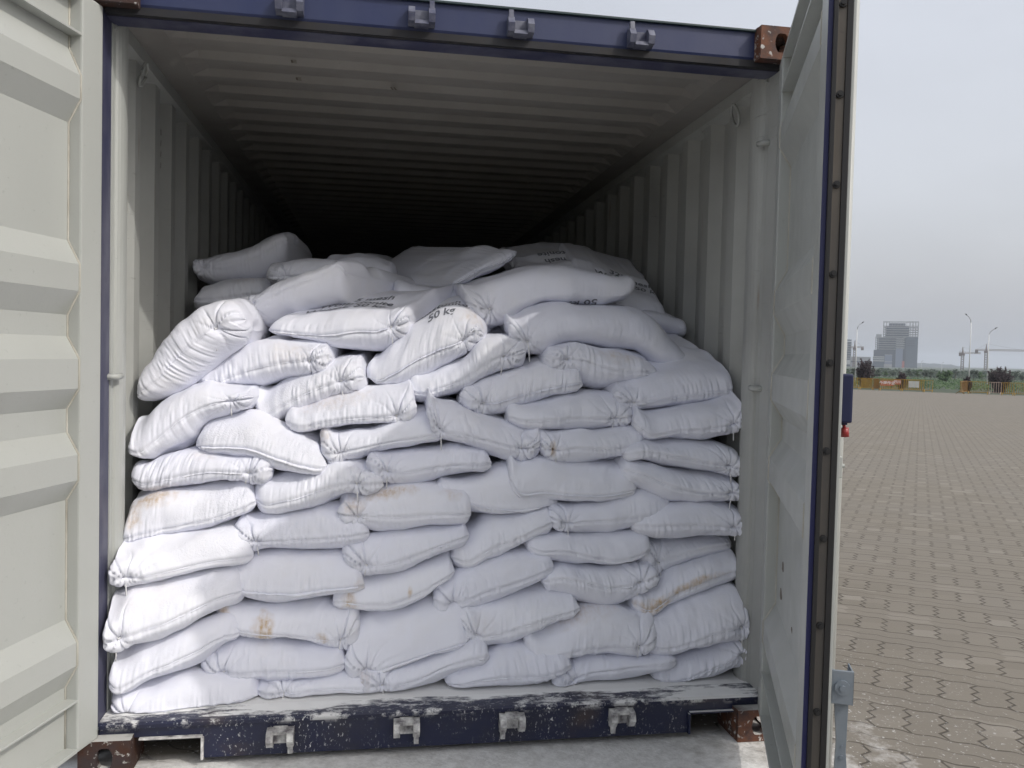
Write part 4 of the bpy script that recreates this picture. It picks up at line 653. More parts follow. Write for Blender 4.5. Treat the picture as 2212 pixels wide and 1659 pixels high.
casting(1, 2.479, M_RUST); casting(-1, 2.479, M_RUSTD); casting(1, -0.018, M_RUST); casting(-1, -0.018, M_RUSTD)
for sx in (-1, 1):
    for z0 in (0, 2.47):
        b = MB(); b.box((sx*1.219 if sx < 0 else 1.057, LEN-.17, z0), (-1.057 if sx < 0 else 1.219, LEN, z0+.118)); b.done('corner_casting', M_RUSTD, BOX)
    # outer skin and outer blue strips close the shell
    b = MB(); b.box((sx*1.216 if sx > 0 else -1.219, .262, .0), (1.219 if sx > 0 else -1.216, LEN, 2.56)); b.done('outer_skin', M_BLUE, BOX)
b = MB(); b.box((-1.216, .113, 2.562), (1.216, LEN, 2.568)); b.done('outer_roof', M_BLUE, BOX)

# ---- doors: local frame s along the leaf from the hinge, t outward through the leaf, z up
PROF = [(0.0, .042), (2.075, .042), (2.145, 0), (2.217, 0), (2.301, .042), (9, .042)]
def door(name, P0, ang, side, label):
    a = R_(ang)
    ds = Vector((-math.sin(a), -math.cos(a), 0))
    tn = Vector((-math.cos(a), math.sin(a), 0)) if side < 0 else Vector((math.cos(a), -math.sin(a), 0))
    Mx = Matrix.Identity(4)
    for i, v in enumerate((ds, tn, Vector((0, 0, 1)))):
        Mx[0][i], Mx[1][i], Mx[2][i] = v
    Mx[0][3], Mx[1][3] = P0
    Wd, T = 1.207, 0.058; z0, z1 = 0.10, 2.472; fr = 0.107
    b = MB()
    b.box((0, 0, z0), (fr, T - .004, z1), bevel=.006); b.box((Wd - .10, 0, z0), (Wd, T - .004, z1), bevel=.006); b.box((-.022, .030, z0 + .01), (.004, T - .006, z1 - .01))  # last box: strip added at the hinge to block sun leaking past the post
    root = b.done(name, M_WHITE, BOX, M=Mx); root['label'] = label
    # corrugated panel
    zs = [(z0 + .012, .042)]
    for (za, zb, zc, zd) in ((.310, .382, .456, .525), (.904, .968, 1.048, 1.116), (1.191, 1.255, 1.346, 1.416), (1.483, 1.557, 1.639, 1.713), (2.075, 2.145, 2.217, 2.301)):
        zs += [(za, .042), (zb, .002), (zc, .002), (zd, .042)]
    zs.append((z1 - .012, .042)); V = []; F = []; S0, S1 = fr - .002, Wd - .098
    for lay in (0, .003):
        for z, d in zs:
            V += [(S0, d + lay, z), (S1, d + lay, z)]
    n = len(zs)
    for lay in range(2):
        for i in range(n - 1):
            q = lay*2*n + 2*i; F.append((q, q+1, q+3, q+2))
    V = [tuple(Mx @ Vector(v)) for v in V]
    link('door_panel', np_mesh('door_panel', V, F), M_WHITE, root)
    for za, zb in ((.262, .270), (2.340, 2.348), (z0, .112), (z1 - .012, z1)):
        b = MB(); b.box((fr - .001, .001, za), (Wd - .099, T - .006, zb), bevel=.0015); b.done('door_rail', M_WHITE, root, M=Mx)
    # sealant bead along the panel edge
    b = MB(); pts = [(fr + .003, d - .001, z) for z, d in zs]; b.tube(pts, .0035, 5)
    pts = [(Wd - .103, d - .001, z) for z, d in zs]; b.tube(pts, .0035, 5); b.done('sealant_bead', m_speckle('dirty_sealant', (.36, .34, .29), (.5, .49, .44), 9), root, True, Mx)
    # free edge: blue strip, rubber gasket, steel retainer, rubber lip, thin cream outer edge
    e = Wd
    for nm, t0, t1, pr, m in (('edge_strip', .001, .0115, .004, M_BLUE_E), ('rubber_gasket', .0115, .021, .016, M_RUB), ('gasket_retainer', .021, .040, .007, M_STRIP), ('rubber_gasket', .040, .053, .012, M_RUB), ('outer_edge', .053, .0595, .010, M_WHITE)):
        b = MB(); b.box((e - .002, t0, z0 + .004), (e + pr, t1, z1 - .004), bevel=.001); b.done(nm, m, root, M=Mx)
    for k in range(12):
        z = z0 + .09 + k * .2
        b = MB(); b.tube([(e + .006, .0305, z), (e + .0125, .0305, z)], .0085, 10); b.tube([(e + .012, .0305, z), (e + .0175, .0305, z)], .0045, 6); b.done('bolt', M_RUB, root, M=Mx)
    for z in (.35, .95, 1.55, 2.2):
        b = MB(); b.box((-.025, T - .01, z - .05), (.06, T + .008, z + .05), bevel=.003); b.tube([(-.022, T + .0, z - .06), (-.022, T, z + .06)], .014, 8); b.done('hinge', M_DBLUE, root, M=Mx)
    # outside skin and locking bars
    b = MB(); b.box((fr, T - .006, z0), (Wd - .098, T - .002, z1)); b.done('outer_skin', M_BLUE, root, M=Mx)
    for s in (.42, .98):
        b = MB(); b.tube([(s, T + .03, .05), (s, T + .03, 2.5)], .017, 8)
        b.done('locking_bar', M_WHITE, root, True, Mx)
    return root, Mx
M_BLUE_E = m_paint('blue_edge_paint', (0.018, 0.022, 0.10), (0.05, 0.05, 0.09), 0.4, 0.45)
LD, ML_ = door('door', (-1.163, -.02), 16.1, -1, 'cream corrugated door leaf at the left, bright in the sun')
RD, MR_ = door('door', (1.148, -.02), 21.7, 1, 'cream door leaf at the right seen almost edge on, in shade')
# hardware that sticks out past the right leaf's edge
b = MB(); b.box((1.150, .056, 1.255), (1.214, .083, 1.366), bevel=.005); b.box((1.15, .06, 1.25), (1.2, .075, 1.257)); b.done('lock_box', M_NAVY, RD, M=MR_)
b = MB(); b.tube([(1.19, .069, 1.252), (1.19, .071, 1.240)], .004, 6); b.tube([(1.19, .071, 1.243), (1.19, .073, 1.222)], .009, 8); b.done('bolt_seal', M_RED, RD, True, MR_)
b = MB(); b.box((1.17, .058, 1.13), (1.212, .066, 1.178), bevel=.002); b.tube([(1.19, .064, 1.155), (1.19, .074, 1.155)], .005, 8); b.done('handle_catch', M_WHITE, RD, M=MR_)
b = MB(); b.box((1.15, .060, .612), (1.214, .063, .690), bevel=.001); b.box((1.207, .062, .612), (1.214, .108, .690), bevel=.002); b.box((1.15, .104, .614), (1.214, .108, .688), bevel=.002)
b.tube([(1.212, .083, .652), (1.219, .083, .652)], .017, 14); b.tube([(1.218, .083, .652), (1.224, .083, .652)], .007, 8); b.done('handle_bracket', M_GREYM, RD, M=MR_)
b = MB(); b.prism([(.070, .612), (.100, .612), (.098, .50), (.103, .44), (.097, .36), (.080, .34), (.074, .42), (.077, .52)], 0, 1.19, 1.201)
for z in (.51, .485, .455): b.tube([(1.201, .089, z), (1.203, .089, z)], .005 if z == .485 else .0025, 8)
b.done('door_handle', M_GREYM, RD, M=MR_)
# chips of paint on the leaves
for (Mq, root, lst) in ((MR_, RD, ((.30, .042, 1.05, .030), (.30, .042, .70, .026), (.27, .042, .60, .026), (.60, .042, .585, .012), (.52, .042, .45, .014))), (ML_, LD, ((.43, .042, .64, .014), (.43, .042, .545, .013)))):
    for s, t, z, r in lst:
        bb = bmesh.new(); vs = []
        rr = random.Random(int(z*1000))
        for k in range(12):
            an = 2*math.pi*k/12; q = r * rr.uniform(.55, 1.1); vs.append(bb.verts.new((s + q*math.cos(an)*1.3, t - .0012, z + q*math.sin(an)*.8)))
        bb.faces.new(vs); ex = bmesh.ops.extrude_face_region(bb, geom=bb.faces[:]); bmesh.ops.translate(bb, vec=(0, .001, 0), verts=[v for v in ex['geom'] if isinstance(v, bmesh.types.BMVert)])
        bmesh.ops.transform(bb, matrix=Mq, verts=bb.verts); me = bpy.data.meshes.new('paint_chip'); bb.to_mesh(me); bb.free(); link('paint_chip', me, M_CHIP if root is RD else M_PW, root)
# ---- stencils on the walls and marks on the roof
def decal(name, me, m, M4, parent=BOX, label=None):
    me.transform(M4); o = link(name, me, m, parent)
    if label: o['label'] = label
    return o
def wall_M(x, y, z, sx, sy=1.0):
    # text x axis runs toward the viewer-right along the right wall (from +y to -y), up is z
    Mq = Matrix.Identity(4); ax = Vector((0, -1, 0)) * sy; up = Vector((0, 0, 1)); nn = Vector((-1, 0, 0))
    for i, v in enumerate((ax, up, nn)): Mq[0][i], Mq[1][i], Mq[2][i] = v
    Mq[0][3], Mq[1][3], Mq[2][3] = x, y, z
    return Mq
for ch, z in (('C', 2.02), ('B', 1.925), ('U', 1.80), ('3', 1.718), ('2', 1.598), ('2', 1.495), ('1', 1.402), ('0', 1.30)):
    zc = {'C': 2.04, 'B': 1.94, 'U': 1.835, '3': 1.716}.get(ch, z)
    me = text_mesh(ch, .118)
    decal('stencil_character', me, M_STENCIL, wall_M(X0 + .004 + .036 - .0025, .288, zc, 1, .95), BOX, 'pale painted character ' + ch)
for k in range(4):
    me = text_mesh('//' if k else '0', .035); Mq = Matrix.Identity(4)
    for i, v in enumerate((Vector((0, 1, 0)), Vector((0, 0, 1)), Vector((1, 0, 0)))): Mq[0][i], Mq[1][i], Mq[2][i] = v
    Mq[0][3], Mq[1][3], Mq[2][3] = -X0 - .0015, .75, 2.27 - .045*k
    decal('wall_print', me, M_MARK, Mq)
for x, y, s in ((-.62, .475, 'E'), (-.62, .685, 'E'), (-.23, .72, '//')):
    me = text_mesh(s, .05); Mq = Matrix.Identity(4)
    for i, v in enumerate((Vector((1, 0, 0)), Vector((0, 1, 0)), Vector((0, 0, -1)))): Mq[0][i], Mq[1][i], Mq[2][i] = v
    Mq[0][3], Mq[1][3], Mq[2][3] = x, y, ZT + .035 + .012 - .0015
    decal('roof_mark', me, M_MARK, Mq)
# ------------------------------------------------------------------ ground
def gz(s):
    return float(np.interp(s, [-400, 4, 85, 150, 300, 5000], [-0.02, -0.02, -1.03, -1.66, -2.75, -2.75]))
TH = R_(35.4)
GA = Vector((math.sin(TH), math.cos(TH), 0)); GB = Vector((math.cos(TH), -math.sin(TH), 0))
def gpos(az, d, dz=0.0):
    """point on the ground at azimuth az (degrees from +y to +x) and distance d from where the yard is seen"""
    p = Vector((CAM[0] + d * math.sin(R_(az)), CAM[1] + d * math.cos(R_(az)), 0)); q = p - Vector((0, 0, 0))
    s = (p - Vector((CAM[0], CAM[1], 0))).dot(GA); p.z = gz(s) + dz
    return p
def sheet(name, m, svals, tvals, dz=0.0):
    V = []; F = []
    for s in svals:
        for t in tvals: V.append((t, s, gz(s) + dz))
    w = len(tvals)
    for i in range(len(svals) - 1):
        for j in range(w - 1):
            a = i*w + j; F.append((a, a+1, a+w+1, a+w))
    o = link(name, np_mesh(name, V, F), m); o['kind'] = 'structure'
    o.location = (CAM[0], CAM[1], 0); o.rotation_euler = (0, 0, -TH)
    return o
sheet('paved_yard', m_paving(), [-300, -50, 0, 4, 20, 50, 84.9], [-300, -60, 0, 60, 300])
M_GRASS = m_speckle('rough_grass', (0.03, 0.05, 0.025), (0.055, 0.07, 0.035), 0.8)
sheet('grass_field', M_GRASS, [84.9, 110, 150, 220, 300, 1500, 4700], [-4700, -800, -100, 0, 100, 800, 4700])
sheet('grass_verge', M_GRASS, [-4700, -1500, -300], [-4700, 0, 4700])
random.seed(5)
# leaf clump helper: many small faces
def leaves(mb_pts, size, rnd, droop=0.0):
    V = []; F = []
    for p in mb_pts:
        a = Vector((rnd.gauss(0, 1), rnd.gauss(0, 1), rnd.gauss(0, .7))).normalized(); c = a.orthogonal().normalized()
        s = size * rnd.uniform(.6, 1.4); d = a.cross(c)
        k = len(V); V += [p - a*s, p + c*s*.45, p + a*s, p - c*s*.45]; F.append((k, k+1, k+2, k+3))
    return V, F
M_LEAF = m_speckle('young_leaves', (0.03, 0.075, 0.02), (0.06, 0.105, 0.035), 1.2)
M_LEAFD = m_speckle('dull_leaves', (0.022, 0.04, 0.024), (0.04, 0.06, 0.035), 1.2)
M_PURP = m_speckle('purple_leaves', (0.018, 0.010, 0.014), (0.035, 0.018, 0.022), 6)
M_BARK = mat('bark', (0.10, 0.08, 0.06), 0.9)
def tree(name, az, d, h, w, label, group, m, rnd, n=260, trunkf=.35):
    p = gpos(az, d); root = empty(name, p, label, 'tree', group)
    mb = MB(); mb.tube([(0, 0, -.2), (.03*h, 0, h*.45), (0, .02*h, h*.8)], .035*h*.5 + .02, 6, .012*h); 
    for k in range(3):
        a = rnd.uniform(0, 6.3); mb.tube([(0, 0, h*(trunkf+.05*k)), (w*.25*math.cos(a), w*.25*math.sin(a), h*(.6+.08*k))], .02, 5, .008)
    mb.done('trunk', M_BARK, root)
    pts = []
    cl = [(Vector((rnd.gauss(0, w*.2), rnd.gauss(0, w*.2), h*(trunkf + (1-trunkf)*rnd.uniform(.15, .85)))), rnd.uniform(.14, .28)*w) for _ in range(9)]
    for _ in range(n):
        c, r = rnd.choice(cl); v = Vector((rnd.gauss(0, 1), rnd.gauss(0, 1), rnd.gauss(0, .8))).normalized() * r * rnd.uniform(.3, 1.1) ; pts.append(c + v)
    V, F = leaves(pts, .07*w + .07, rnd); link('crown', np_mesh('crown', V, F), m, root)
def shrub(az, d, h, w, label, rnd):
    p = gpos(az, d); root = empty('purple_shrub', p, label, 'shrub', 'dark purple shrubs behind the barriers')
    mb = MB(); pts = []
    for k in range(46):
        a = rnd.uniform(0, 6.28); r = rnd.uniform(.1, 1)**.7; top = h * (1.0 - .42*r*r) * rnd.uniform(.72, 1.0)
        e = Vector((w*.5*r*math.cos(a), w*.5*r*math.sin(a), top)); mid = Vector((e.x*.72, e.y*.72, top*.5))
        mb.tube([(0.05*math.cos(a), .05*math.sin(a), 0), mid, e], .02, 4, .006)
        for _ in range(95):
            t = rnd.uniform(.05, 1.0); q = (mid*(t*2) if t < .5 else mid.lerp(e, t*2-1)); rad = .20*(1.12 - t)*w*.55 + .025
            pts.append(q + Vector((rnd.gauss(0, rad*.6), rnd.gauss(0, rad*.6), rnd.gauss(0, rad*.5))))
    mb.done('stems', M_BARK, root)
    V, F = leaves(pts, .105, rnd); link('foliage', np_mesh('foliage', V, F), M_PURP, root)
rn = random.Random(11)
shrub(32.27, 95, 3.4, 2.2, 'tall spiky dark purple shrub beside the leftmost lamp post', rn)
shrub(34.36, 95, 1.95, 1.15, 'small dark purple shrub in front of the unfinished tower', rn)
shrub(39.62, 95, 2.85, 2.6, 'wide dark purple shrub right of the two tower cranes', rn)
shrub(37.95, 95, 1.6, .9, 'low dark shrub behind the brown end barrier', rn)
k = 0
tl = ['at the far left of the row', 'second in the row', 'behind the leftmost barriers', 'left of the small purple shrub', 'behind the banner', 'behind the white panel',
      'right of the white panel', 'in front of the hill', 'before the middle of the hill', 'tall bright one over the green bank', 'left of the left crane mast', 'between the cranes', 'left of the wide purple shrub', 'at the right edge of view', 'last on the right']
for i, az in enumerate((31.15, 31.62, 32.95, 33.45, 33.85, 34.85, 35.25, 35.62, 35.95, 36.8, 37.3, 38.25, 38.7, 40.35, 40.75)):
    big = i in (9,); d = 150 if big else rn.choice((190, 215, 240)); 
    el = -.0045 + (rn.uniform(-.0015, .0015)); p = gpos(az, d); h = 1.389 + el * d - p.z
    tree('young_tree', az, d, h, h * (1.15 if big else rn.uniform(.55, .8)), ('light green' if i % 3 == 0 else 'dull green') + ' young tree ' + tl[i], 'young trees beyond the yard', M_LEAF if i % 3 == 0 else M_LEAFD, rn, 420 if big else 240)
# far hedge of low plants: a mass nobody could count
pts = []
for _ in range(20000):
    az = rn.uniform(24, 43); d = rn.uniform(101, 260); p = gpos(az, d); hh = .3 + 0.8 * max(0, vnoise(np.array([az*2.0]), np.array([d/30]), 4)[0] + .35)
    pts.append(p + Vector((0, 0, rn.uniform(0, 1)**1.5 * hh)))
V, F = leaves(pts, .16, rn); o = link('ground_cover', np_mesh('ground_cover', V, F), M_LEAF); o['kind'] = 'stuff'; o['label'] = 'low green weeds and saplings on the slope beyond the barriers'
# distant tree belt
pts = []
for _ in range(34000):
    az = rn.uniform(14, 50); d = rn.uniform(300, 420); p = gpos(az, d); hh = 2.0 + 1.8 * vnoise(np.array([az*5.0]), np.array([d/60]), 9)[0]
    pts.append(p + Vector((0, 0, rn.uniform(.05, 1) * hh)))
V, F = leaves(pts, .42, rn); o = link('distant_tree_belt', np_mesh('distant_tree_belt', V, F), M_LEAFD); o['kind'] = 'stuff'; o['label'] = 'hazy belt of far trees along the horizon'
# hill
V = []; F = []; n = 60
for i in range(n + 1):
    az = 29 + 11.5 * i / n
    el = float(np.interp(az, [29, 32, 34, 35.4, 36.2, 37.1, 37.8, 38.6, 40.5], [-.004, .001, .0028, .0026, .0022, .0014, -.0008, -.0034, -.006])) + .0003 * math.sin(i * 1.7) + .0002*math.sin(i*4.1)
    for d, kk in ((2300, 0), (2700, 1), (3400, .2)):
        p = gpos(az, d); z = -2.75 + (1.389 + el * 2700 + 2.75) * kk; V.append((p.x, p.y, z if kk else -3.0))
for i in range(n):
    for j in range(2):
        a = i*3 + j; F.append((a, a+1, a+4, a+3))
o = link('hill', np_mesh('hill', V, F, True), m_speckle('wooded_hill', (0.012, 0.022, 0.025), (0.02, 0.032, 0.032), .02)); o['kind'] = 'structure'
# ------------------------------------------------------------------ barriers
M_YEL = m_paint('yellow_barrier_paint', (0.34, 0.20, 0.015), (0.22, 0.15, 0.04), .5, .5, 6)
M_OCH = m_paint('ochre_barrier_paint', (0.24, 0.12, 0.015), (0.14, 0.08, 0.03), .5, .6, 6)
M_PINK = m_paint('faded_pink_paint', (0.42, 0.32, 0.26), (0.3, 0.25, 0.2), .5, .6, 6)
M_BAN = m_paint('orange_red_banner', (0.48, 0.15, 0.06), (0.5, 0.2, 0.1), .3, .6, 4)
M_WP = mat('white_panel', (0.62, 0.62, 0.60), .6); M_WTX = mat('white_lettering', (0.75, 0.72, 0.70), .6)
def barrier(az0, az1, d, m, label, slats=9, twist=0.0, sw=.08, extra=None):
    a = gpos(az0, d); b_ = gpos(az1, d + twist); w = (b_ - a).length; h = 1.08
    root = empty('crowd_barrier', a, label, 'barrier', 'yellow metal barriers along the far edge of the yard')
    root.rotation_euler = (0, 0, math.atan2(b_.y - a.y, b_.x - a.x))
    b = MB(); b.tube([(0, 0, .1), (0, 0, h), (w, 0, h), (w, 0, .1)], .028, 6); b.tube([(0, 0, .16), (w, 0, .16)], .028, 6); b.done('frame', m, root)
    for k in range(slats):
        x = w * (k + 1) / (slats + 1); b = MB(); b.box((x - sw/2, -.008, .16), (x + sw/2, .008, h)); b.done('slat', m, root)
    for x in (.04, w - .04):
        b = MB(); b.tube([(x, -.32, .02), (x, -.05, .22), (x, .05, .22), (x, .32, .02)], .03, 6); b.box((x-.04, -.37, 0), (x+.04, -.26, .05)); b.done('foot', m, root)
    return root, w
BL = ['half hidden by the door edge, leftmost', 'second from the left', 'just left of the orange banner']
barrier(31.0, 31.95, 86, M_YEL, 'yellow barrier half hidden by the door edge, leftmost of all', 8)
barrier(32.0, 32.72, 86, M_YEL, 'yellow barrier in front of the tall spiky shrub', 9, sw=.085)
barrier(32.74, 33.12, 85.5, M_OCH, 'ochre barrier just left of the orange banner', 5, sw=.10)
ro, w = barrier(33.14, 34.36, 85, M_YEL, 'yellow barrier carrying the orange red banner with white characters', 11, sw=.085)
b = MB(); b.box((0.02, -.05, .45), (w*.63, -.03, .93)); b.box((w*.63, -.05, .60), (w*.97, -.03, 1.02)); bn = b.done('banner', M_BAN, ro)
me = text_mesh('外理作业', .33); me.transform(Matrix.Translation((w*.33, -.055, .70)) @ Matrix.Rotation(R_(90), 4, 'X')); link('lettering', me, M_WTX, bn)
me = text_mesh('四川', .30); me.transform(Matrix.Translation((w*.80, -.055, .82)) @ Matrix.Rotation(R_(90), 4, 'X')); link('lettering', me, M_WTX, bn)
ro, w = barrier(34.40, 35.60, 84.6, M_YEL, 'yellow barrier with a white ribbed panel on it', 10)
b = MB()
for k in range(9):
    x = w * (.30 + .5 * k / 9); b.box((x, -.05, .38), (x + w*.045, -.03, .95))
b.done('sign_panel', M_WP, ro)
barrier(35.62, 36.1, 84.4, M_YEL, 'sparse yellow barrier end against the green bank', 2, sw=.03)
barrier(37.58, 37.95, 82, M_OCH, 'brown barrier turned end on at the gap, its slats merging', 10, 3.0, sw=.085)
barrier(38.0, 39.05, 84, M_YEL, 'thin yellow barrier right of the brown end on one', 9, sw=.03)
barrier(39.1, 39.72, 84, M_PINK, 'faded pinkish barrier under the wide purple shrub', 4, sw=.05)
barrier(39.75, 40.35, 83.6, M_YEL, 'yellow barrier with a tall triangular foot in front', 5, sw=.05)
barrier(40.4, 41.6, 83.6, M_YEL, 'yellow barrier cut off by the right edge of the view', 10, sw=.035)
# ------------------------------------------------------------------ lamp posts
M_POST = mat('white_post_paint', (0.68, 0.68, 0.68), .4); M_HEAD = mat('lamp_head_grey', (0.16, 0.16, 0.17), .4)
def lamp(az, d, el_top, arm, label, zb=None):
    p = gpos(az, d); H = 1.389 + el_top * d - p.z
    root = empty('street_lamp', p, label, 'lamp post', 'tall white street lamps beyond the yard')
    b = MB(); b.tube([(0, 0, 0), (0, 0, H*.45), (0, 0, H*.9)], .11, 8, .05); b.done('pole', M_POST, root, True)
    q = Matrix.Rotation(-R_(az), 4, 'Z')
    if arm:
        b = MB(); L_ = 1.05*abs(arm) * (1 if arm > 0 else -1)
        b.tube([(0, 0, H*.88), (.12*L_, 0, H*.93), (.5*L_, 0, H*.975), (L_, 0, H)], .05, 6, .03); b.done('arm', M_HEAD, root, True, q)
        b = MB(); b.prism([(L_*.75, H*.985-.02), (L_*1.15, H+.12), (L_*1.2, H+.2), (L_*.78, H+.1)], 1, -.12, .12); b.done('lamp_head', M_HEAD, root, M=q)
    return root
lamp(31.69, 150, .0455, .85, 'white street lamp by the tall spiky shrub, arm to the right')
lamp(38.02, 150, .0542, -.75, 'tallest white street lamp, thin pole between the two cranes')
lamp(38.98, 150, .0400, .9, 'white street lamp beside the right crane, arm to the right')
lamp(35.42, 420, .0048, .6, 'small faint far street lamp in front of the hill')
lamp(36.55, 420, .0035, .6, 'second faint far street lamp before the hill, farther right')
# ------------------------------------------------------------------ unfinished tower
M_CON = m_speckle('raw_concrete', (0.26, 0.26, 0.27), (0.33, 0.33, 0.34), .1); M_DARK = m_speckle('dark_interior', (0.022, 0.030, 0.05), (0.04, 0.05, 0.075), .1)
M_CLAD = m_speckle('grey_green_netting', (0.045, 0.065, 0.095), (0.06, 0.08, 0.11), .05); M_LB = mat('pale_blue_sheeting', (0.17, 0.20, 0.28), .7)
M_ORG = mat('orange_hoist', (0.40, 0.08, 0.05), .7); M_PALE = mat('pale_facade', (0.42, 0.42, 0.41), .7)
D_ = 1400.0; Q = 24.43
def bpos(az, d): 
    p = gpos(az, d); return p
def frame_at(az, d):
    p = bpos(az, d); return Matrix.Translation(p) @ Matrix.Rotation(-R_(az), 4, 'Z')
def zat(el, d=D_): return 1.389 + el * d + 2.75
TW = empty('unfinished_tower', bpos(33.96, D_), 'large unfinished concrete tower block with open upper floors and a lattice crown', 'building')
TW.rotation_euler = (0, 0, -R_(33.96))
def bx(nm, m, x0, x1, y0, y1, z0, z1, par): 
    b = MB(); b.box((x0, y0, z0), (x1, y1, z1)); return b.done(nm, m, par)
bx('core', M_DARK, -15.4, 17.3, 4, 26, zat(.0303), zat(.0418), TW)
bx('core', M_DARK, -11, 12, 6, 24, zat(.0418), zat(.0452), TW)
for k in range(5): bx('floor_slab', M_CON, -18.6, 30, 0, 30, zat(.0305) + 3.45*k + .0, zat(.0305) + 3.45*k + .7, TW)
for x in (-18.4, -14.6, 18.5, 22.5, 26, 29.6):
    for y in (.3, 29): bx('column', M_CON, x, x + .7, y, y + .7, zat(.0305), zat(.0465), TW)
for z in (zat(.0417) + .3, zat(.0466)): bx('crown_beam', M_CON, -18.8, 30.2, -.2, .5, z, z + .8, TW); bx('crown_beam', M_CON, -18.8, 30.2, 29.5, 30.2, z, z + .8, TW)
for k in range(13): bx('crown_post', M_CON, -18.6 + 4.0*k, -18.1 + 4.0*k, -.15, .4, zat(.0417), zat(.0466), TW)
bx('tower_body', M_DARK, -26.5, 10, 3, 34, zat(.0155), zat(.0298), TW)
for k in range(6): bx('floor_slab', M_CON, -29.2, 10.4, 0, 33, zat(.0166) + 3.42*k, zat(.0166) + 3.42*k + .75, TW)
for x in (-28.8, -25): bx('column', M_CON, x, x + .8, .4, 1.2, zat(.0166), zat(.0310), TW)
bx('parapet', M_CON, -28, -20.5, 0, 3, zat(.0298), zat(.0330), TW)
for k in range(5): bx('bay_edge', M_PALE, .2, 12, -1.2, 1.0, zat(.0180) + 3.42*k, zat(.0180) + 3.42*k + .8, TW)
bx('blue_sheeting', M_LB, 0, 10, -1.5, 2, zat(-.006), zat(.0176), TW)
bx('dark_slot', M_DARK, 10, 14, 1, 20, zat(-.006), zat(.0296), TW)
bx('right_wing', M_CLAD, 14, 30, -1, 28, -1, zat(.0302), TW)
for k in range(3): bx('wing_window_band', M_DARK, 15.5, 26, -1.4, -.9, zat(.0205) + 3.4*k, zat(.0205) + 3.4*k + 1.6, TW)
bx('lower_block', M_DARK, -30.8, 0, 1, 30, -1, zat(.0158), TW)
bx('hoist_tower', M_ORG, 9.2, 12.6, -2.6, -1.6, 0, zat(.0042), TW)
OB = empty('office_block', bpos(33.0, 1250), 'low white office block with pale floor bands left of the unfinished tower', 'building'); OB.rotation_euler = (0, 0, -R_(33.0))
def zo(el): return 1.389 + el*1250 + 2.75
bx('wall', M_CLAD, -7.2, 7, 0, 12, -1, zo(.0080), OB)
for el in (.0076, .0056, .0034): bx('floor_band', M_PALE, -7.3, 7.1, -.3, .6, zo(el), zo(el) + 1.3, OB)
bx('wall', M_CON, -9, 17, .8, 12, -1, zo(.0006), OB)
BB = empty('blue_grey_shed', bpos(33.56, 1260), 'plain pale blue grey box building in front of the tower', 'building'); BB.rotation_euler = (0, 0, -R_(33.56))
bx('wall', M_LB, -4.6, 4.6, 0, 9, -1, zo(.0105), BB); bx('roof_edge', M_PALE, -4.7, 4.7, -.2, 9.2, zo(.0105), zo(.0105) + .5, BB); bx('base_band', M_PALE, -4.8, 4.8, -.3, 0, zo(.0030), zo(.0030) + .6, BB)
LT = empty('small_tower_block', bpos(31.2, 1300), 'narrow far tower block beside the door edge with dark floors', 'building'); LT.rotation_euler = (0, 0, -R_(31.2))
bx('core', M_DARK, -6, 4.4, 1, 12, -1, 1.389 + .0245*1300 + 2.75, LT)
for k in range(9): bx('floor_slab', M_CON, -6.4, 4.8, 0, 13, 8 + 3.4*k, 8.8 + 3.4*k, LT)
bx('roof_box', M_CLAD, -6, 4.4, .5, 12, 37, 39, LT); bx('scaffold_panel', M_ORG, -6.6, -5, -.5, .3, 4, 14, LT); bx('annex', M_PALE, -4, 6, -3, 0, 3, 9.5, LT)
LG = empty('grey_hall', bpos(31.95, 1150), 'long low grey hall behind the leftmost lamp post', 'building'); LG.rotation_euler = (0, 0, -R_(31.95))
bx('wall', M_CON, -12, 12, 0, 14, -1, 1.389 + .0075*1150 + 2.75, LG); bx('roof_edge', M_PALE, -12.2, 12.2, -.3, 14.3, 1.389 + .0075*1150 + 2.75, 1.389 + .0075*1150 + 3.2, LG); bx('window_band', M_DARK, -11, 11, -.2, .1, 6, 7.6, LG)
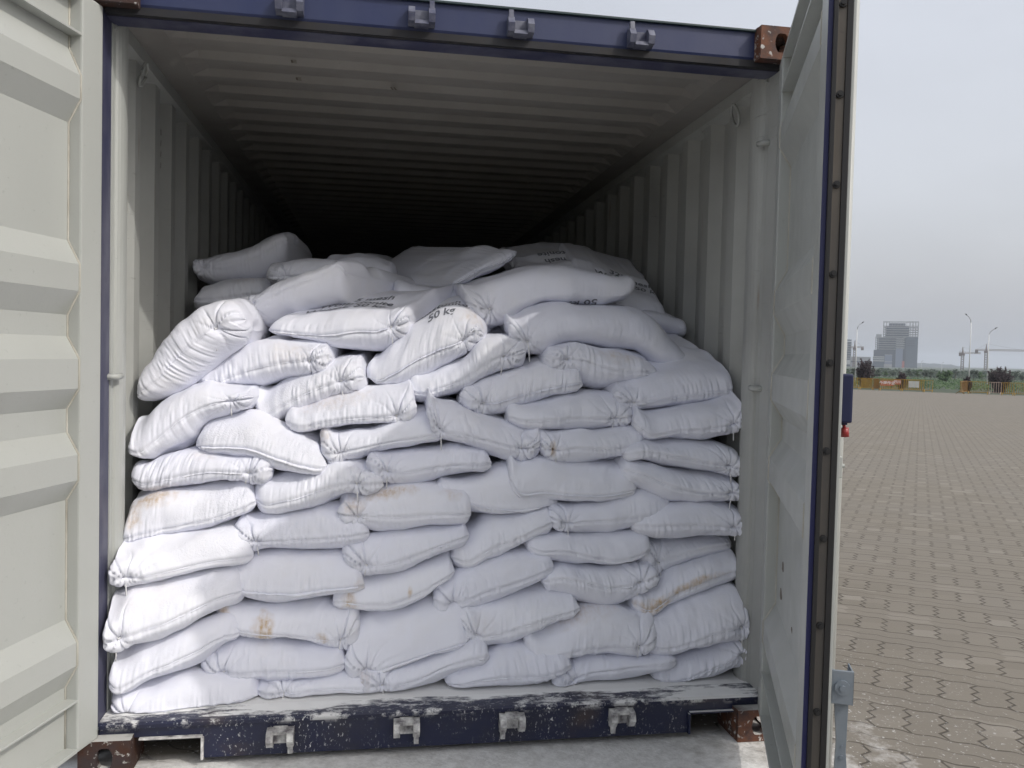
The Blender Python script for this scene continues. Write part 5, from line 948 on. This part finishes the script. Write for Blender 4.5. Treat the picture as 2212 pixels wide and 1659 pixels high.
# ------------------------------------------------------------------ tower cranes
M_CR = mat('crane_brown', (0.17, 0.12, 0.10), .7)
def crane(az, d, el_top, el_slew, left, right, label, m=M_CR, cw='left'):
    p = gpos(az, d); z_t = 1.389 + el_top*d - p.z; z_s = 1.389 + el_slew*d - p.z
    root = empty('tower_crane', p, label, 'crane', 'tower cranes on the far building sites'); root.rotation_euler = (0, 0, -R_(az))
    b = MB(); w = 1.15
    for sx in (-1, 1):
        for sy in (-1, 1): b.box((sx*w-.28, sy*w-.28, 0), (sx*w+.28, sy*w+.28, z_s))
    k = 0; z = 1.0
    while z < z_s - 2:
        for sy in (-w, w):
            b.tube([(-w, sy, z), (w, sy, z+2.1)], .22, 4); b.tube([(w, sy, z), (-w, sy, z+2.1)], .22, 4)
        z += 2.2
    b.done('mast', m, root)
    b = MB(); b.box((-1.8, -1.6, z_s - 2.2), (1.8, 1.6, z_s - .2)); b.done('cab', m, root)
    b = MB(); b.tube([(0, 0, z_s), (0, 0, z_t)], .9, 5, .25); b.done('apex', m, root)
    for nm, L_ in (('counter_jib', left), ('jib', right)):
        b = MB(); sgn = 1 if L_ > 0 else -1
        b.tube([(0, -.6, z_s), (L_, -.6, z_s)], .22, 4); b.tube([(0, .6, z_s), (L_, .6, z_s)], .22, 4); b.tube([(0, 0, z_s+1.3), (L_, 0, z_s+1.0)], .2, 4)
        x = 0
        while abs(x) < abs(L_) - 1.5:
            b.tube([(x, -.6, z_s), (x + sgn*.8, 0, z_s+1.2), (x + sgn*1.6, -.6, z_s)], .09, 4); x += sgn*1.6
        b.tube([(0, 0, z_t), (L_*.8, 0, z_s+1.2)], .06, 4); b.done(nm, m, root)
    b = MB(); c = left; s_ = 1 if c > 0 else -1; b.box((min(c, c - s_*2.6), -1, z_s - 2.6), (max(c, c - s_*2.6), 1, z_s + .5)); b.done('counterweight', m, root)
crane(31.59, 900, .0258, .0180, 8.3, -4.5, 'brown tower crane by the leftmost lamp post, counterweight to the right')
crane(37.64, 900, .0205, .0137, -3.2, 15.0, 'left of the two far tower cranes, arm angled to the right', )
crane(38.87, 900, .0240, .0170, -9.2, 34.0, 'right of the two far tower cranes, very long thin arm')
# ------------------------------------------------------------------ haze
b = MB(); b.box((-4900, -4900, -4.2), (4900, 4900, 74)); hz = b.done('haze', None); hz['kind'] = 'stuff'; hz['label'] = 'pale haze over the far building sites'
hm = bpy.data.materials.new('haze'); hm.use_nodes = True; hm.node_tree.nodes.clear()
pv = hm.node_tree.nodes.new('ShaderNodeVolumePrincipled'); ho = hm.node_tree.nodes.new('ShaderNodeOutputMaterial'); hm.node_tree.links.new(pv.outputs[0], ho.inputs['Volume'])
pv.inputs['Density'].default_value = 0.00030; pv.inputs['Color'].default_value = (0.80, 0.86, 0.96, 1); pv.inputs['Anisotropy'].default_value = 0.2
hz.data.materials.append(hm)
